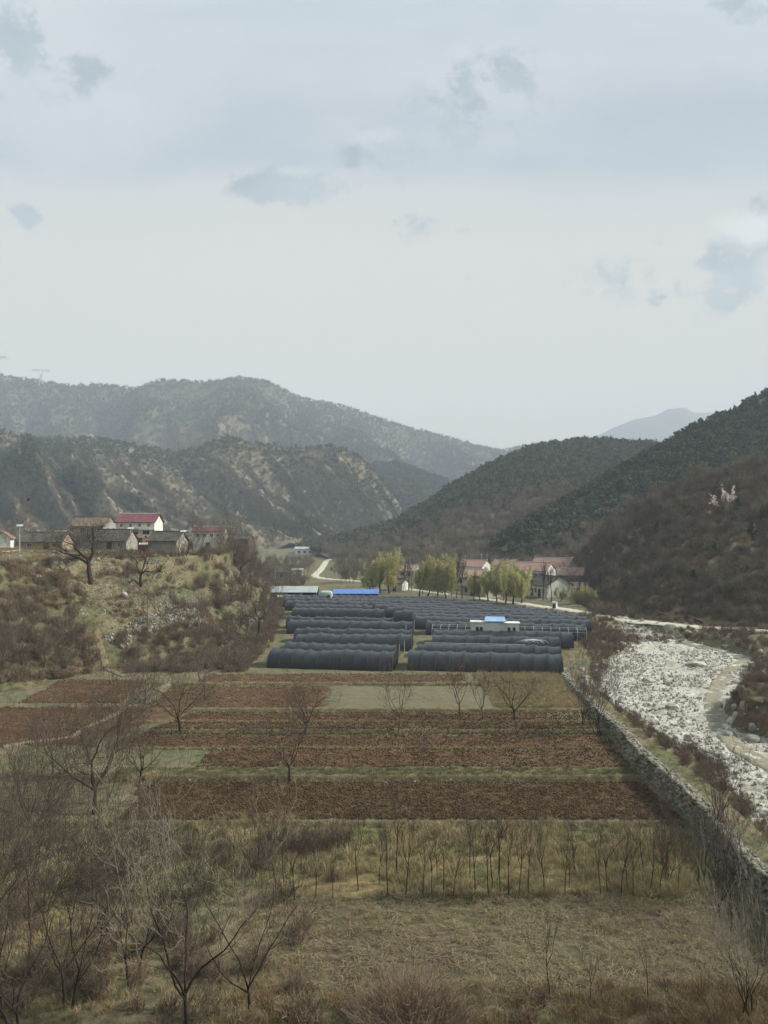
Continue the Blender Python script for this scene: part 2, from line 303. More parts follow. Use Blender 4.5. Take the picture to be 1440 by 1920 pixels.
patch('ploughed_field', M['soil'], 99.3, 104.8, lambda y: np.asarray(y) * 0 - 25, lambda y: np.asarray(y) * 0 + 11.3, 'farthest ploughed strip just before the black tunnels', amp=.1, fs=2, res=.3)
# fields on the left
patch('ploughed_field', M['soil'], 88.5, 101, lambda y: np.asarray(y) * 0 - 44, lambda y: np.asarray(y) * 0 - 31.5, 'ploughed plot at the foot of the left bank', amp=.1, fs=2, res=.35)
patch('ploughed_field', M['soil'], 73.5, 87, lambda y: np.asarray(y) * 0 - 47, lambda y: -42 + (np.asarray(y) - 73.5) * .55 + 12.5, 'wide ploughed plot at the left edge', amp=.1, fs=2, res=.35)
patch('stubble_field', M['stubble'], 57.5, 66, lambda y: np.asarray(y) * 0 - 40, lambda y: np.asarray(y) * 0 - 23.5, 'grey stubble plot at the left edge', amp=.06)
# riverbed
RL = lambda y: np.maximum(T('rivl', y) + 1.6 * fbm(np.asarray(y) * .13, np.asarray(y) * 0, 21), T('wall', y) + 2.4) + .1
RR = lambda y: np.maximum(T('rivr', y) + 1.8 * fbm(np.asarray(y) * .11, np.asarray(y) * 0, 23), RL(y) + 2.9) - .2
patch('riverbed', M['river'], 28, 157, RL, RR, 'dry riverbed of white gravel and stones', up=.05, amp=.3, fs=.9, res=.4, edge=.2)
patch('earth_bank', M['earthcut'], 74, 91, lambda y: RR(y) - .6, lambda y: RR(y) + 2.2, 'red brown cut earth bank at the right edge of the riverbed', up=.08, amp=.35, fs=1.2, res=.25)
def ribbon(name, mat, pts, w, label, up=.08, res=.8, zf=None, kind='structure'):
    P = np.array(pts, float); d = np.r_[0, np.cumsum(np.linalg.norm(np.diff(P, axis=0), axis=1))]
    n = max(8, int(d[-1] / res)); s = np.linspace(0, d[-1], n)
    def sm(v):
        a = np.interp(s, d, v); kk = max(3, n // (len(P) * 2)) | 1; return np.convolve(np.pad(a, kk // 2, mode='edge'), np.ones(kk) / kk, 'valid')
    cx, cy = sm(P[:, 0]), sm(P[:, 1]); tx, ty = np.gradient(cx), np.gradient(cy); l = np.hypot(tx, ty); nx_, ny_ = -ty / l, tx / l
    ww = w * (1 + .18 * fbm(s * .4, s * 0, 8)); m = 9
    o = np.linspace(-.5, .5, m)
    xg = cx[:, None] + nx_[:, None] * ww[:, None] * o; yg = cy[:, None] + ny_[:, None] * ww[:, None] * o
    zc = hterr(xg, yg); zc = zc if zf == 'drape' else np.maximum(zc, zc.mean(1)[:, None])
    z = zc + up + (.16 * fbm(xg * 1.1, yg * 1.1, 41) if name == 'dirt_track' else 0); z[:, 0] -= up + .1; z[:, -1] -= up + .1
    return tag(mesh_obj(name, np.stack([xg, yg, z], -1).reshape(-1, 3), gridfaces(n, m), mat, smooth=True), label, kind=kind)
ROAD = [(110, 128), (73, 141), (62.7, 147.6), (54.6, 158), (46, 178), (39, 194), (27.7, 214), (19, 226), (3.6, 252), (-8, 277), (-24, 291), (-29, 306), (-30, 350), (-34, 438), (-30, 520)]
ribbon('road', M['road'], ROAD, 3.4, 'narrow concrete road winding past the tunnels and village', up=.14, kind='structure')
ribbon('dirt_track', M['sand'], [(58.5, 152.5), (57.5, 146), (57, 138), (60, 130), (60, 122), (54, 115), (47, 104), (42.5, 96), (39.5, 89), (37.2, 82), (35.5, 75), (36, 66)], 2.6, 'sandy track curving through the riverbed', up=.2, zf='drape')
ribbon('footpath', M['path'], [place(*p)[:2] for p in ((235, 1270), (190, 1215), (175, 1190), (215, 1168), (250, 1150), (262, 1135))], 1.2, 'trodden footpath up the left bank', up=.12, zf='drape')
ribbon('footpath', M['path'], [place(*p)[:2] for p in ((0, 1402), (60, 1392), (130, 1385), (220, 1340), (300, 1290), (330, 1276))], .9, 'pale footpath between the left ploughed plots', up=.12, zf='drape')
ribbon('footpath', M['path'], [place(*p)[:2] for p in ((40, 1066), (150, 1060), (230, 1076), (330, 1070), (380, 1060))], 1.3, 'pale footpath along the village terrace edge', up=.15, zf='drape')
ribbon('concrete_path', M['road'], [place(*p)[:2] for p in ((-40, 1034), (40, 1032), (120, 1034))], 2, 'pale lane along the front of the left village', up=.12, zf='drape')
ribbon('road', M['road'], [(27.7, 219), (30, 226), (37, 231), (47, 226)], 5, 'pale yard lane before the white village houses', up=.12, zf='drape')

# ------------------------------------------------------------------ hills
HP = {}
def hill(name, mat, crest, base, label, nu=160, nv=70, spur=.0, sf=6, seed=1, back=.5, bdepth=None, prof=1.15, slant=0.0, fine=.02):
    """a slope from a crest line down to its foot and a shorter slope down the far side; crest: (px, py, distance), base: (x, y, z)"""
    C = np.array([((p - 720) / F * d, d, CZ + (HOR - q) / F * d) for p, q, d in crest]); B = np.array(base, float)
    def res(P, n):
        d = np.r_[0, np.cumsum(np.linalg.norm(np.diff(P[:, :2], axis=0), axis=1))]; s = np.linspace(0, d[-1], n)
        return np.stack([np.interp(s, d, P[:, k]) for k in range(3)], 1)
    c = res(C, nu); b = res(B, nu)
    H = np.maximum(c[:, 2] - b[:, 2], 1.0); Hm = H.max()
    v = np.concatenate([-np.linspace(back, 0, nv // 3, endpoint=False), np.linspace(0, 1, nv)])
    U, V = np.meshgrid(np.linspace(0, 1, nu), v, indexing='ij')
    Vp = np.clip(V, 0, 1)
    P = c[:, None, :] * (1 - Vp[..., None]) + b[:, None, :] * Vp[..., None]
    z = b[:, None, 2] + H[:, None] * (1 - Vp) ** prof
    bd = bdepth or Hm * 2.5
    back_t = np.clip(-V, 0, 1)
    P[..., 1] += back_t * bd; z = z - H[:, None] * (back_t / back) ** 1.4 * 1.1
    us = U * sf + slant * Vp + .25 * fbm(U * sf * .7, Vp * 2, seed + 3)
    env = np.clip(Vp * 1.7, 0, 1) ** 1.3 * np.clip((1 - Vp) * 2.5, 0, 1)
    sp = ridged(us, Vp * .45 + seed, seed, 4) - .72
    z = z + spur * H[:, None] * sp * env + fine * Hm * fbm(P[..., 0] / Hm * 7, P[..., 1] / Hm * 7, seed + 9, 4) * np.clip(Vp * 3, .06, 1)
    P[..., 1] -= spur * H[:, None] * sp * env * .9
    P[..., 2] = z
    nvv = P.shape[1]
    o = mesh_obj(name, P.reshape(-1, 3), gridfaces(nu, nvv)[:, ::-1].copy(), mat, smooth=True)
    HP[name + label[:6]] = (P, U, V)
    tag(o, label, kind='structure')
    return (P, U, V)
hA = hill('mountain', M['fog'], [(780, 850, 5200), (860, 826, 5200), (920, 842, 5200), (985, 850, 5200), (1040, 848, 5200), (1110, 822, 5200), (1150, 802, 5200), (1190, 786, 5200), (1230, 779, 5200), (1252, 767, 5200), (1285, 764, 5200), (1302, 774, 5200), (1350, 773, 5200), (1400, 764, 5200), (1480, 745, 5200), (1600, 760, 5200)],
          [(100, 3900, 0), (1800, 3900, 0), (4200, 3900, 0)], 'pale blue mountain farthest away on the right', 200, 40, spur=.25, sf=9, seed=4, bdepth=350)
hB = hill('ridge', M['hillfar'], [(-400, 690, 2100), (-120, 700, 2100), (0, 706, 2100), (50, 713, 2100), (120, 724, 2100), (200, 724, 2100), (255, 731, 2100), (300, 714, 2100), (380, 718, 2100), (450, 710, 2100), (500, 717, 2150), (540, 736, 2200), (570, 749, 2250), (640, 762, 2300), (700, 782, 2300), (760, 803, 2350), (800, 811, 2400), (860, 827, 2500), (900, 839, 2500), (940, 847, 2500), (985, 837, 2500), (1040, 850, 2500), (1200, 880, 2500)],
          [(-1500, 1150, 0), (-900, 1150, 0), (-300, 1200, 0), (100, 1350, 0), (700, 1500, 0)], 'high hazy forested ridge behind the left hills', 460, 130, spur=.8, sf=12, seed=12, slant=-1.6, fine=.05)
hC2 = hill('hill', M['hillmid'], [(560, 900, 1350), (640, 878, 1350), (740, 868, 1350), (790, 884, 1350), (845, 906, 1350), (880, 945, 1350), (900, 990, 1350)],
          [(-120, 1000, 0), (0, 1000, 0), (130, 1050, 0), (230, 1200, 0)], 'rocky wooded hill closing the valley', 180, 80, spur=1.0, sf=6, seed=31, slant=-1.2, fine=.04)
hC = hill('hill', M['hillmid'], [(-300, 790, 900), (-120, 790, 900), (0, 806, 930), (30, 821, 950), (60, 828, 1000), (120, 823, 1000), (180, 824, 1000), (250, 836, 1000), (330, 851, 1000), (360, 846, 1000), (400, 832, 1000), (430, 822, 1000), (470, 832, 1000), (540, 842, 1000), (600, 842, 1000), (630, 839, 1000), (670, 856, 1000), (700, 885, 1000), (735, 925, 1000), (765, 968, 1000), (780, 1000, 1000)],
          [(-700, 500, 0), (-420, 500, 0), (-250, 560, 0), (-110, 640, 0), (-62, 700, 0), (-25, 780, 0), (20, 900, 0)], 'steep spurred hill with pale rock behind the left village', 620, 180, spur=1.7, sf=12, seed=47, slant=-2.4, prof=1.05, fine=.05)
hE = hill('hill', M['slope'], [(560, 1030, 560), (640, 1012, 560), (740, 985, 560), (800, 949, 570), (850, 915, 580), (900, 886, 590), (950, 862, 600), (1000, 842, 620), (1050, 835, 640), (1100, 828, 650), (1160, 832, 650), (1250, 838, 650), (1350, 850, 650), (1500, 880, 650)],
          [(-22, 420, 0), (20, 330, 0), (60, 300, 0), (110, 300, 0), (200, 320, 0), (300, 360, 0)], 'rounded pine covered hill in the middle of the valley side', 260, 110, spur=.10, sf=5, seed=63, prof=1.25, fine=.03)
hF = hill('hill', M['slope'], [(940, 1030, 330), (1000, 985, 350), (1060, 950, 370), (1120, 914, 390), (1180, 876, 400), (1250, 840, 410), (1300, 808, 420), (1370, 778, 430), (1440, 742, 440), (1560, 690, 450), (1700, 640, 460)],
          [(62, 290, 0), (85, 275, 0), (130, 260, 0), (220, 230, 0), (330, 220, 0)], 'tall right hill with pines along its crest', 240, 110, spur=.14, sf=5, seed=77, prof=1.1, fine=.03)
hG = hill('hillside', M['slope'], [(1085, 1082, 262), (1110, 1035, 260), (1140, 992, 255), (1200, 948, 250), (1260, 918, 245), (1320, 895, 238), (1440, 872, 228), (1560, 840, 220), (1750, 800, 210)],
          [(68, 236, .3), (59, 205, .3), (55, 180, .3), (59, 166, .4), (66, 152, .4), (75, 147, .4), (98, 137, .4), (120, 128, .4)], 'steep brushy hillside above the road on the right', 240, 110, spur=.3, sf=6, seed=91, prof=1.0, fine=.045, bdepth=90)

# ------------------------------------------------------------------ scattering
def gn_scatter(name, pts, scl, protos, label, cat=None, tilt=.12, rotfull=False, kind='stuff', seed=0):
    pts = np.asarray(pts, np.float32); n = len(pts)
    if n == 0: return
    r = np.random.default_rng(seed + n)
    me = bpy.data.meshes.new(name); me.vertices.add(n); me.vertices.foreach_set('co', pts.ravel())
    a = me.attributes.new('rot', 'FLOAT_VECTOR', 'POINT')
    rot = np.stack([r.normal(0, tilt, n), r.normal(0, tilt, n), r.uniform(0, 2 * PI, n)], 1)
    if rotfull: rot = r.uniform(0, 2 * PI, (n, 3))
    a.data.foreach_set('vector', rot.astype(np.float32).ravel())
    a = me.attributes.new('scl', 'FLOAT', 'POINT'); a.data.foreach_set('value', np.asarray(scl, np.float32))
    a = me.attributes.new('idx', 'INT', 'POINT'); a.data.foreach_set('value', r.integers(0, 1000, n).astype(np.int32))
    o = bpy.data.objects.new(name, me); COL.objects.link(o)
    c = bpy.data.collections.new(name + '_kinds')
    for p in protos: c.objects.link(p)
    g = bpy.data.node_groups.new(name, 'GeometryNodeTree')
    g.interface.new_socket('Geometry', in_out='INPUT', socket_type='NodeSocketGeometry'); g.interface.new_socket('Geometry', in_out='OUTPUT', socket_type='NodeSocketGeometry')
    N = g.nodes; K = g.links
    gi = N.new('NodeGroupInput'); go = N.new('NodeGroupOutput'); ip = N.new('GeometryNodeInstanceOnPoints'); ci = N.new('GeometryNodeCollectionInfo')
    ci.inputs['Collection'].default_value = c; ci.inputs['Separate Children'].default_value = True; ci.inputs['Reset Children'].default_value = True
    def na(t, nm):
        q = N.new('GeometryNodeInputNamedAttribute'); q.data_type = t; q.inputs['Name'].default_value = nm; return q.outputs['Attribute']
    er = N.new('FunctionNodeEulerToRotation'); K.new(na('FLOAT_VECTOR', 'rot'), er.inputs[0])
    K.new(gi.outputs[0], ip.inputs['Points']); K.new(ci.outputs[0], ip.inputs['Instance']); ip.inputs['Pick Instance'].default_value = True
    K.new(na('INT', 'idx'), ip.inputs['Instance Index']); K.new(er.outputs[0], ip.inputs['Rotation']); K.new(na('FLOAT', 'scl'), ip.inputs['Scale'])
    K.new(ip.outputs[0], go.inputs[0])
    md = o.modifiers.new('scatter', 'NODES'); md.node_group = g
    return tag(o, label, cat, kind=kind)
def proto(name, v, f, mat):
    o = mesh_obj(name, v, f, mat); COL.objects.unlink(o); return o
def blades(r, n, h, spread, w, lean=.5):
    """n thin upright blades as crossed slivers, height about h"""
    b = np.stack([r.normal(0, spread, n), r.normal(0, spread, n), np.zeros(n)], 1)
    out = b[:, :2] / (np.linalg.norm(b[:, :2], axis=1)[:, None] + .05) * lean + r.normal(0, .25, (n, 2))
    hh = h * r.uniform(.4, 1.1, n)
    m = b + np.c_[out * hh[:, None] * .35, hh * .6]; t = b + np.c_[out * hh[:, None], hh]
    a = r.uniform(0, PI, n); s = np.c_[np.cos(a), np.sin(a), a * 0] * w
    V = np.concatenate([b - s, b + s, m + s * .7, m - s * .7, t], 0)
    i = np.arange(n); f = [(int(k), int(k + n), int(k + 2 * n), int(k + 3 * n)) for k in i] + [(int(k + 3 * n), int(k + 2 * n), int(k + 4 * n)) for k in i]
    return V, f
def brush(r, h, w, n, tw, sub=5):
    """a bare shrub: fans of tapering stems that fork into twigs"""
    V = []; Fc = []
    def seg(a, b, ra, rb):
        d = b - a; s = np.cross(d, r.normal(0, 1, 3)); s /= (np.linalg.norm(s) + 1e-9); s2 = np.cross(d, s); s2 /= (np.linalg.norm(s2) + 1e-9)
        k = len(V)
        for q in (0, 2.094, 4.189): V.append(a + (s * math.cos(q) + s2 * math.sin(q)) * ra)
        for q in (0, 2.094, 4.189): V.append(b + (s * math.cos(q) + s2 * math.sin(q)) * rb)
        Fc.extend([(k, k + 1, k + 4, k + 3), (k + 1, k + 2, k + 5, k + 4), (k + 2, k, k + 3, k + 5)])
    for i in range(n):
        a = r.uniform(0, 2 * PI); rr = r.uniform(0, 1) ** .6
        st = np.array([math.cos(a) * rr * w * .3, math.sin(a) * rr * w * .3, -.05 * h])
        en = np.array([math.cos(a) * rr * w * .5, math.sin(a) * rr * w * .5, h * r.uniform(.65, 1.0) * (1 - .45 * rr * rr)]) + r.normal(0, .06 * h, 3)
        md = st * .4 + en * .6 + r.normal(0, .05 * h, 3)
        seg(st, md, tw * 1.8, tw * 1.2); seg(md, en, tw * 1.2, tw * .5)
        for j in range(sub):
            t = r.uniform(.25, 1); p = st + (md - st) * min(1, t * 1.6) if t < .6 else md + (en - md) * (t - .6) / .4
            q = p + (en - st) / np.linalg.norm(en - st) * h * .2 * r.uniform(.5, 1.2) + r.normal(0, .13 * h, 3) * np.array([1, 1, .6])
            seg(p, q, tw * .8, tw * .4)
    return np.array(V), Fc
def rock(r, flat=.65, seed=0):
    import bmesh
    bm = bmesh.new(); bmesh.ops.create_icosphere(bm, subdivisions=2, radius=.5)
    v = np.array([x.co[:] for x in bm.verts]); f = [tuple(q.index for q in p.verts) for p in bm.faces]; bm.free()
    for _ in range(9):
        n = r.normal(0, 1, 3); n /= np.linalg.norm(n); d = r.uniform(.29, .43)
        k = v @ n - d; v = v - np.where(k > 0, k, 0)[:, None] * n
    v = v * np.array([r.uniform(.9, 1.3), r.uniform(.7, 1.1), flat * r.uniform(.8, 1.2)])
    return v + r.normal(0, .012, v.shape), f
r = np.random.default_rng(11)
P_brush = [proto('shrub_kind', *brush(r, 2.4, 2.6, 34, .02, 6), M['brush']) for _ in range(4)]
P_brushr = [proto('shrub_kind', *brush(r, 1.2, 1.5, 40, .016, 5), M['brushred']) for _ in range(4)]
P_brushp = [proto('shrub_kind', *brush(r, 1.7, 1.8, 42, .011, 7), M['brushpurple']) for _ in range(4)]
P_wood = []
def woodtree(r, h, w, tw=.04):
    V, Fc = brush(r, h * .75, w, 30, tw, 7); V = V + np.array([0, 0, h * .25])
    tv, tf = tube(np.array([[0, 0, -.5], [.1, 0, h * .3], [0, .1, h * .55]]), np.array([.13, .1, .06]), 5)
    k = len(V); return np.concatenate([V, tv]), Fc + [tuple(int(i) + k for i in q) for q in tf]
P_wood = [proto('tree_kind', *woodtree(r, 8, r.uniform(3.5, 5.5)), M['woodtwig']) for _ in range(6)]
def conifer(r, h, w, n):
    zt = r.uniform(.12, 1, n) ** .9; rad = w * .5 * (1 - zt) ** .75 * r.uniform(.4, 1.05, n); a = r.uniform(0, 2 * PI, n)
    c = np.stack([np.cos(a) * rad, np.sin(a) * rad, zt * h], 1); s = .13 * h * (1.15 - zt * .7)
    d1 = np.stack([np.cos(a), np.sin(a), -.25 + 0 * a], 1) * s[:, None] + r.normal(0, .02 * h, (n, 3)); d2 = np.stack([-np.sin(a), np.cos(a), r.normal(0, .4, n)], 1) * s[:, None] * .55
    V = np.concatenate([c - d1 * .4, c + d2, c + d1, c - d2 + r.normal(0, .01 * h, (n, 3))], 0); i = np.arange(n)
    return V, np.stack([i, i + n, i + 2 * n, i + 3 * n], 1)
def roundpine(r, h, w, n):
    k = 7; cc = np.stack([r.normal(0, w * .2, k), r.normal(0, w * .2, k), r.uniform(.35, .85, k) * h], 1); ci = r.integers(0, k, n)
    d = r.normal(0, 1, (n, 3)); d /= np.linalg.norm(d, axis=1)[:, None]
    c = cc[ci] + d * w * .27 * r.uniform(.6, 1.05, n)[:, None] * np.array([1, 1, .8])
    s = w * .09
    t = np.cross(d, r.normal(0, 1, (n, 3))); t /= np.linalg.norm(t, axis=1)[:, None]; b = np.cross(d, t) + d * .5
    V = np.concatenate([c - t * s, c + b * s, c + t * s, c - b * s], 0); i = np.arange(n)
    return V, np.stack([i, i + n, i + 2 * n, i + 3 * n], 1)
P_con = [proto('pine_kind', *conifer(r, r.uniform(6, 8), r.uniform(3.2, 4.4), 190), M['needle']) for _ in range(3)] + [proto('pine_kind', *roundpine(r, 6.5, 4.6, 260), M['needle']) for _ in range(3)]
P_confar = [proto('pine_kind', *roundpine(r, 7, 6, 70), M['needlefar']) for _ in range(4)]
P_brfar = [proto('tree_kind', *brush(r, 6.5, 6.5, 22, .10, 4), M['scrubfar']) for _ in range(4)]
P_rock = [proto('stone_kind', *rock(r), M['boulder']) for _ in range(6)]
P_grock = [proto('stone_kind', *rock(r), M['stone']) for _ in range(5)]
P_crag = [proto('crag_kind', *rock(r, 1.0), M['crag']) for _ in range(4)]
P_clod = [proto('clod_kind', *rock(r, .8), M['clod']) for _ in range(4)]
P_tuft = [proto('tuft_kind', *blades(r, 46, .55, .14, .008), M['straw']) for _ in range(4)]
P_tuftr = [proto('tuft_kind', *blades(r, 60, .75, .22, .011), M['strawred']) for _ in range(4)]
P_tuftg = [proto('tuft_kind', *blades(r, 40, .22, .16, .008), M['grassg']) for _ in range(3)]
def litter(r, n=22):
    a = r.uniform(0, PI, n); c = np.stack([r.normal(0, .35, n), r.normal(0, .35, n), r.uniform(.01, .05, n)], 1); l = r.uniform(.06, .22, n)
    d = np.stack([np.cos(a), np.sin(a), r.normal(.1, .3, n)], 1) * l[:, None]; s = np.stack([-np.sin(a), np.cos(a), 0 * a + .3], 1) * .008
    i = np.arange(n); return np.concatenate([c - d - s, c + d - s, c + d + s, c - d + s], 0), np.stack([i, i + n, i + 2 * n, i + 3 * n], 1)
P_litter = [proto('straw_kind', *litter(r), M['litter']) for _ in range(4)]

def on_hill(h, n, seed, keep):
    P, U, V = h; rr = np.random.default_rng(seed)
    nu, nv = P.shape[:2]; a = np.linalg.norm(np.cross(P[1:, :-1] - P[:-1, :-1], P[:-1, 1:] - P[:-1, :-1]), axis=-1); w = (a / a.sum()).ravel()
    k = rr.choice(len(w), n, p=w); i, j = np.divmod(k, nv - 1); s, t = rr.random(n)[:, None], rr.random(n)[:, None]
    p = P[i, j] * (1 - s) * (1 - t) + P[i + 1, j] * s * (1 - t) + P[i, j + 1] * (1 - s) * t + P[i + 1, j + 1] * s * t
    v = V[i, j]; u = U[i, j]
    slope = np.abs((P[i + 1, j, 2] - P[i, j, 2]) / (np.linalg.norm(P[i + 1, j] - P[i, j], axis=1) + 1e-6))
    m = keep(p, u, v) & (v > -.25) & (v < .985) & (np.abs(p[:, 0]) < p[:, 1] * .58)
    return p[m]
def nz(p, s, seed): return fbm(p[:, 0] * s, (p[:, 1] + p[:, 2]) * s, seed, 4) + np.random.default_rng(seed + len(p)).normal(0, .14, len(p))
def sc(n, a, b, seed=0): return np.random.default_rng(seed).uniform(a, b, n)
def hs(name, h, n, seed, keep, protos, a, b, label):
    p = on_hill(h, n, seed, keep); gn_scatter(name, p, sc(len(p), a, b, seed), protos, label, seed=seed)
hs('pine_forest', hB, 60000, 1, lambda p, u, v: (nz(p, .006, 1) + .35 - v * .9 > -.05), P_confar, .9, 1.9, 'hazy pine forest on the far ridge')
hs('bare_woodland', hB, 40000, 2, lambda p, u, v: (nz(p, .006, 1) + .35 - v * .9 <= .15), P_brfar, .9, 1.7, 'leafless woods on the far ridge')
hs('pine_forest', hC, 22000, 3, lambda p, u, v: (nz(p, .012, 5) * 1.1 + .28 - v * .75 + .12 * np.sin(u * 9) > 0), P_confar, .55, 1.15, 'dark pines on the spurs of the left hill')
hs('bare_woodland', hC, 24000, 4, lambda p, u, v: (nz(p, .02, 6) > -.3), P_brfar, .4, .85, 'leafless scrub on the spurs of the left hill')
def crag(p, u, v): return (fbm(p[:, 0] * .02, (p[:, 1] + p[:, 2]) * .02, 71, 3) > .16) & (v > .15) & (p[:, 0] > -330)
hs('rock_outcrops', hC, 2600, 61, crag, P_crag, 2.0, 7.5, 'pale crags breaking through the scrub of the spurred hill')
for px_, py_, s_ in ((585, 1003, 15), (572, 1008, 10), (436, 958, 12), (488, 925, 9), (556, 962, 10)):
    P_, U_0, V_0 = hC; a_, b_ = proj(P_[..., 0], P_[..., 1], P_[..., 2]); k_ = np.unravel_index(np.argmin((a_ - px_) ** 2 + (b_ - py_) ** 2 + np.where(V_0 < 0, 1e6, 0)), a_.shape)
    v_, f_ = rock(np.random.default_rng(px_), 1.1); tag(mesh_obj('cliff', v_ * s_ * np.array([1.3, .8, 1.2]), f_, M['crag'], loc=P_[k_]), {585: 'tan cliff face at the foot of the spurred hill by the valley mouth', 572: 'smaller tan crag just left of the cliff at the valley mouth', 436: 'pale crag on the spurred hill above the red roofed houses', 488: 'highest pale crag in the middle of the spurred hill', 556: 'pale crag on the lower spur near the cliff'}[px_], 'cliff')
hs('pine_forest', hC2, 12000, 5, lambda p, u, v: (nz(p, .012, 5) + .35 - v * .7 > 0), P_confar, .7, 1.3, 'pines on the hill closing the valley')
hs('bare_woodland', hC2, 12000, 6, lambda p, u, v: nz(p, .02, 6) > -.2, P_brfar, .5, .9, 'leafless scrub on the hill closing the valley')
hs('pine_forest', hE, 26000, 7, lambda p, u, v: (v < .47 + .10 * nz(p, .02, 3)), P_con, .55, 1.0, 'dense dark pines covering the rounded hill')
hs('bare_woodland', hE, 7000, 8, lambda p, u, v: (v > .40), P_wood, .6, 1.05, 'leafless woods on the lower rounded hill')
hs('bare_woodland', hE, 12000, 14, lambda p, u, v: (v < .45), P_wood, .5, .85, 'leafless trees mixed among the pines of the rounded hill')
hs('pine_forest', hF, 15000, 9, lambda p, u, v: (v < .42 + .16 * nz(p, .02, 3)), P_con, .5, .9, 'pines along the crest of the right hill')
hs('bare_woodland', hF, 6500, 10, lambda p, u, v: (v > .30), P_wood, .5, .9, 'leafless woods on the flank of the right hill')
hs('brushwood', hG, 6000, 11, lambda p, u, v: nz(p, .05, 3) > -.45, P_brush, .5, 1.15, 'leafless brush covering the near right hillside')
hs('dry_grass', hG, 5000, 12, lambda p, u, v: nz(p, .06, 8) > -.1, P_brushr, .6, 1.2, 'russet dry growth between the hillside brush')
hs('bare_woodland', hG, 420, 13, lambda p, u, v: (v < .5) | (v > .8), P_wood, .45, .85, 'thin leafless trees rising out of the hillside brush')

def world_pts(n, bbox, seed, poly=None, keep=None, clear=None):
    rr = np.random.default_rng(seed); x = rr.uniform(bbox[0], bbox[1], n); y = rr.uniform(bbox[2], bbox[3], n); z = hterr(x, y)
    m = np.ones(n, bool)
    if poly: a, b = proj(x, y, z); m &= inpoly(a, b, poly)
    if keep: m &= keep(x, y)
    return np.stack([x, y, z], 1)[m]
def ws(name, n, bbox, seed, protos, a, b, label, poly=None, keep=None, rotfull=False, dz=0, tilt=.12):
    p = world_pts(n, bbox, seed, poly, keep); p[:, 2] += dz
    s = sc(len(p), 0, 1, seed); s = a + (b - a) * s ** 2.2
    gn_scatter(name, p, s, protos, label, rotfull=rotfull, seed=seed, tilt=tilt)
wallx = lambda y: T('wall', y)
infield = lambda x, y: (x < wallx(y) - .6)
pat = lambda x, y, s, sd: fbm(x * s, y * s, sd, 3) + np.random.default_rng(int(sd) + len(x)).normal(0, .16, len(x))
# field surfaces
ws('soil_clods', 26000, (-20, 23, 56.1, 64.2), 21, P_clod, .06, .23, 'clods on the dark ploughed strip', keep=infield, rotfull=True, dz=.1)
ws('soil_clods', 22000, (-27, 23.5, 67.0, 85.4), 22, P_clod, .06, .21, 'clods on the red brown ploughed strips', keep=lambda x, y: infield(x, y) & ((x > -17) | ((y > 73) & (x > -27 + (y - 73.5) * .45))), rotfull=True, dz=.1)
ws('soil_clods', 16000, (-47, 11, 74, 104.8), 57, P_clod, .07, .22, 'clods on the far and left ploughed plots', keep=lambda x, y: (((y > 86.5) & (y < 98.2) & (x > -28) & (x < -7.8)) | ((y > 99.3) & (x > -25) & (y < 104.8)) | ((y > 74) & (y < 87) & (x > -46) & (x < -30)) | ((y > 88.7) & (y < 101) & (x < -31.6) & (x > -44))), rotfull=True, dz=.07)
ws('straw_litter', 2600, (-8, 22, 34, 45.5), 23, P_litter, .6, 1.5, 'broken straw lying on the stubble field', keep=lambda x, y: infield(x, y) & (pat(x, y, .25, 4) > -.35), dz=.1)
ws('dry_grass', 3600, (-14, 22, 45, 55.3), 24, P_tuft, .5, 1.5, 'tall dry grass among the saplings', keep=lambda x, y: infield(x, y) & (pat(x, y, .22, 5) + .3 * (x > 0) > -.02), dz=.05)
ws('green_grass', 5000, (-24, 22, 44, 55.5), 25, P_tuftg, .6, 1.3, 'short green grass among the saplings', keep=lambda x, y: infield(x, y) & (pat(x, y, .2, 15) > -.1), dz=.05)
ws('dry_grass', 1500, (-10, 22, 34, 45), 26, P_tuft, .3, .8, 'sparse dry tufts on the stubble field', keep=lambda x, y: infield(x, y) & (pat(x, y, .3, 6) > .1), dz=.05)
for k, yb in enumerate((55.75, 64.75, 78.1, 85.9, 98.8, 72.75, 81.35)):
    n = 700; rr = np.random.default_rng(300 + k); x = rr.uniform(-27, wallx(yb) - .5, n); y = yb - .12 + rr.normal(0, .14, n)
    gn_scatter('bank_grass', np.stack([x, y, hterr(x, y) + .02], 1), rr.uniform(.25, .7, n), P_tuft, ['first', 'second', 'third', 'fourth', 'fifth', 'thin second', 'thin third'][k] + ' dry grass rim between the ploughed strips')
    n = 60; x = rr.uniform(-27, wallx(yb) - .5, n); y = yb - .2 + rr.normal(0, .1, n)
    gn_scatter('rim_stones', np.stack([x, y, hterr(x, y) + .03], 1), rr.uniform(.08, .3, n), P_rock, ['first', 'second', 'third', 'fourth', 'fifth', 'thin second', 'thin third'][k] + ' scatter of pale stones on a field rim')
ws('green_grass', 1200, (-24, 23, 65, 66.8), 27, P_tuftg, .6, 1.2, 'grass on the green strip', keep=infield, dz=.03)
ws('dry_grass', 3000, (13, 25, 86.5, 105), 28, P_tuft, .5, 1.1, 'dry grass on the plot beside the seedbed', keep=infield, dz=.03)
ws('dry_grass', 9000, (-50, -4, 34, 57), 29, P_tuft, .4, 1.0, 'dry grass in the near left corner', keep=lambda x, y: pat(x, y, .2, 16) > -.1)
ws('green_grass', 9000, (-45, 22, 33.5, 60), 30, P_tuftg, .6, 1.3, 'green grass along the near edge of the fields', keep=lambda x, y: ((y < 36) | (x < -6)) & (pat(x, y, .25, 18) > -.05))
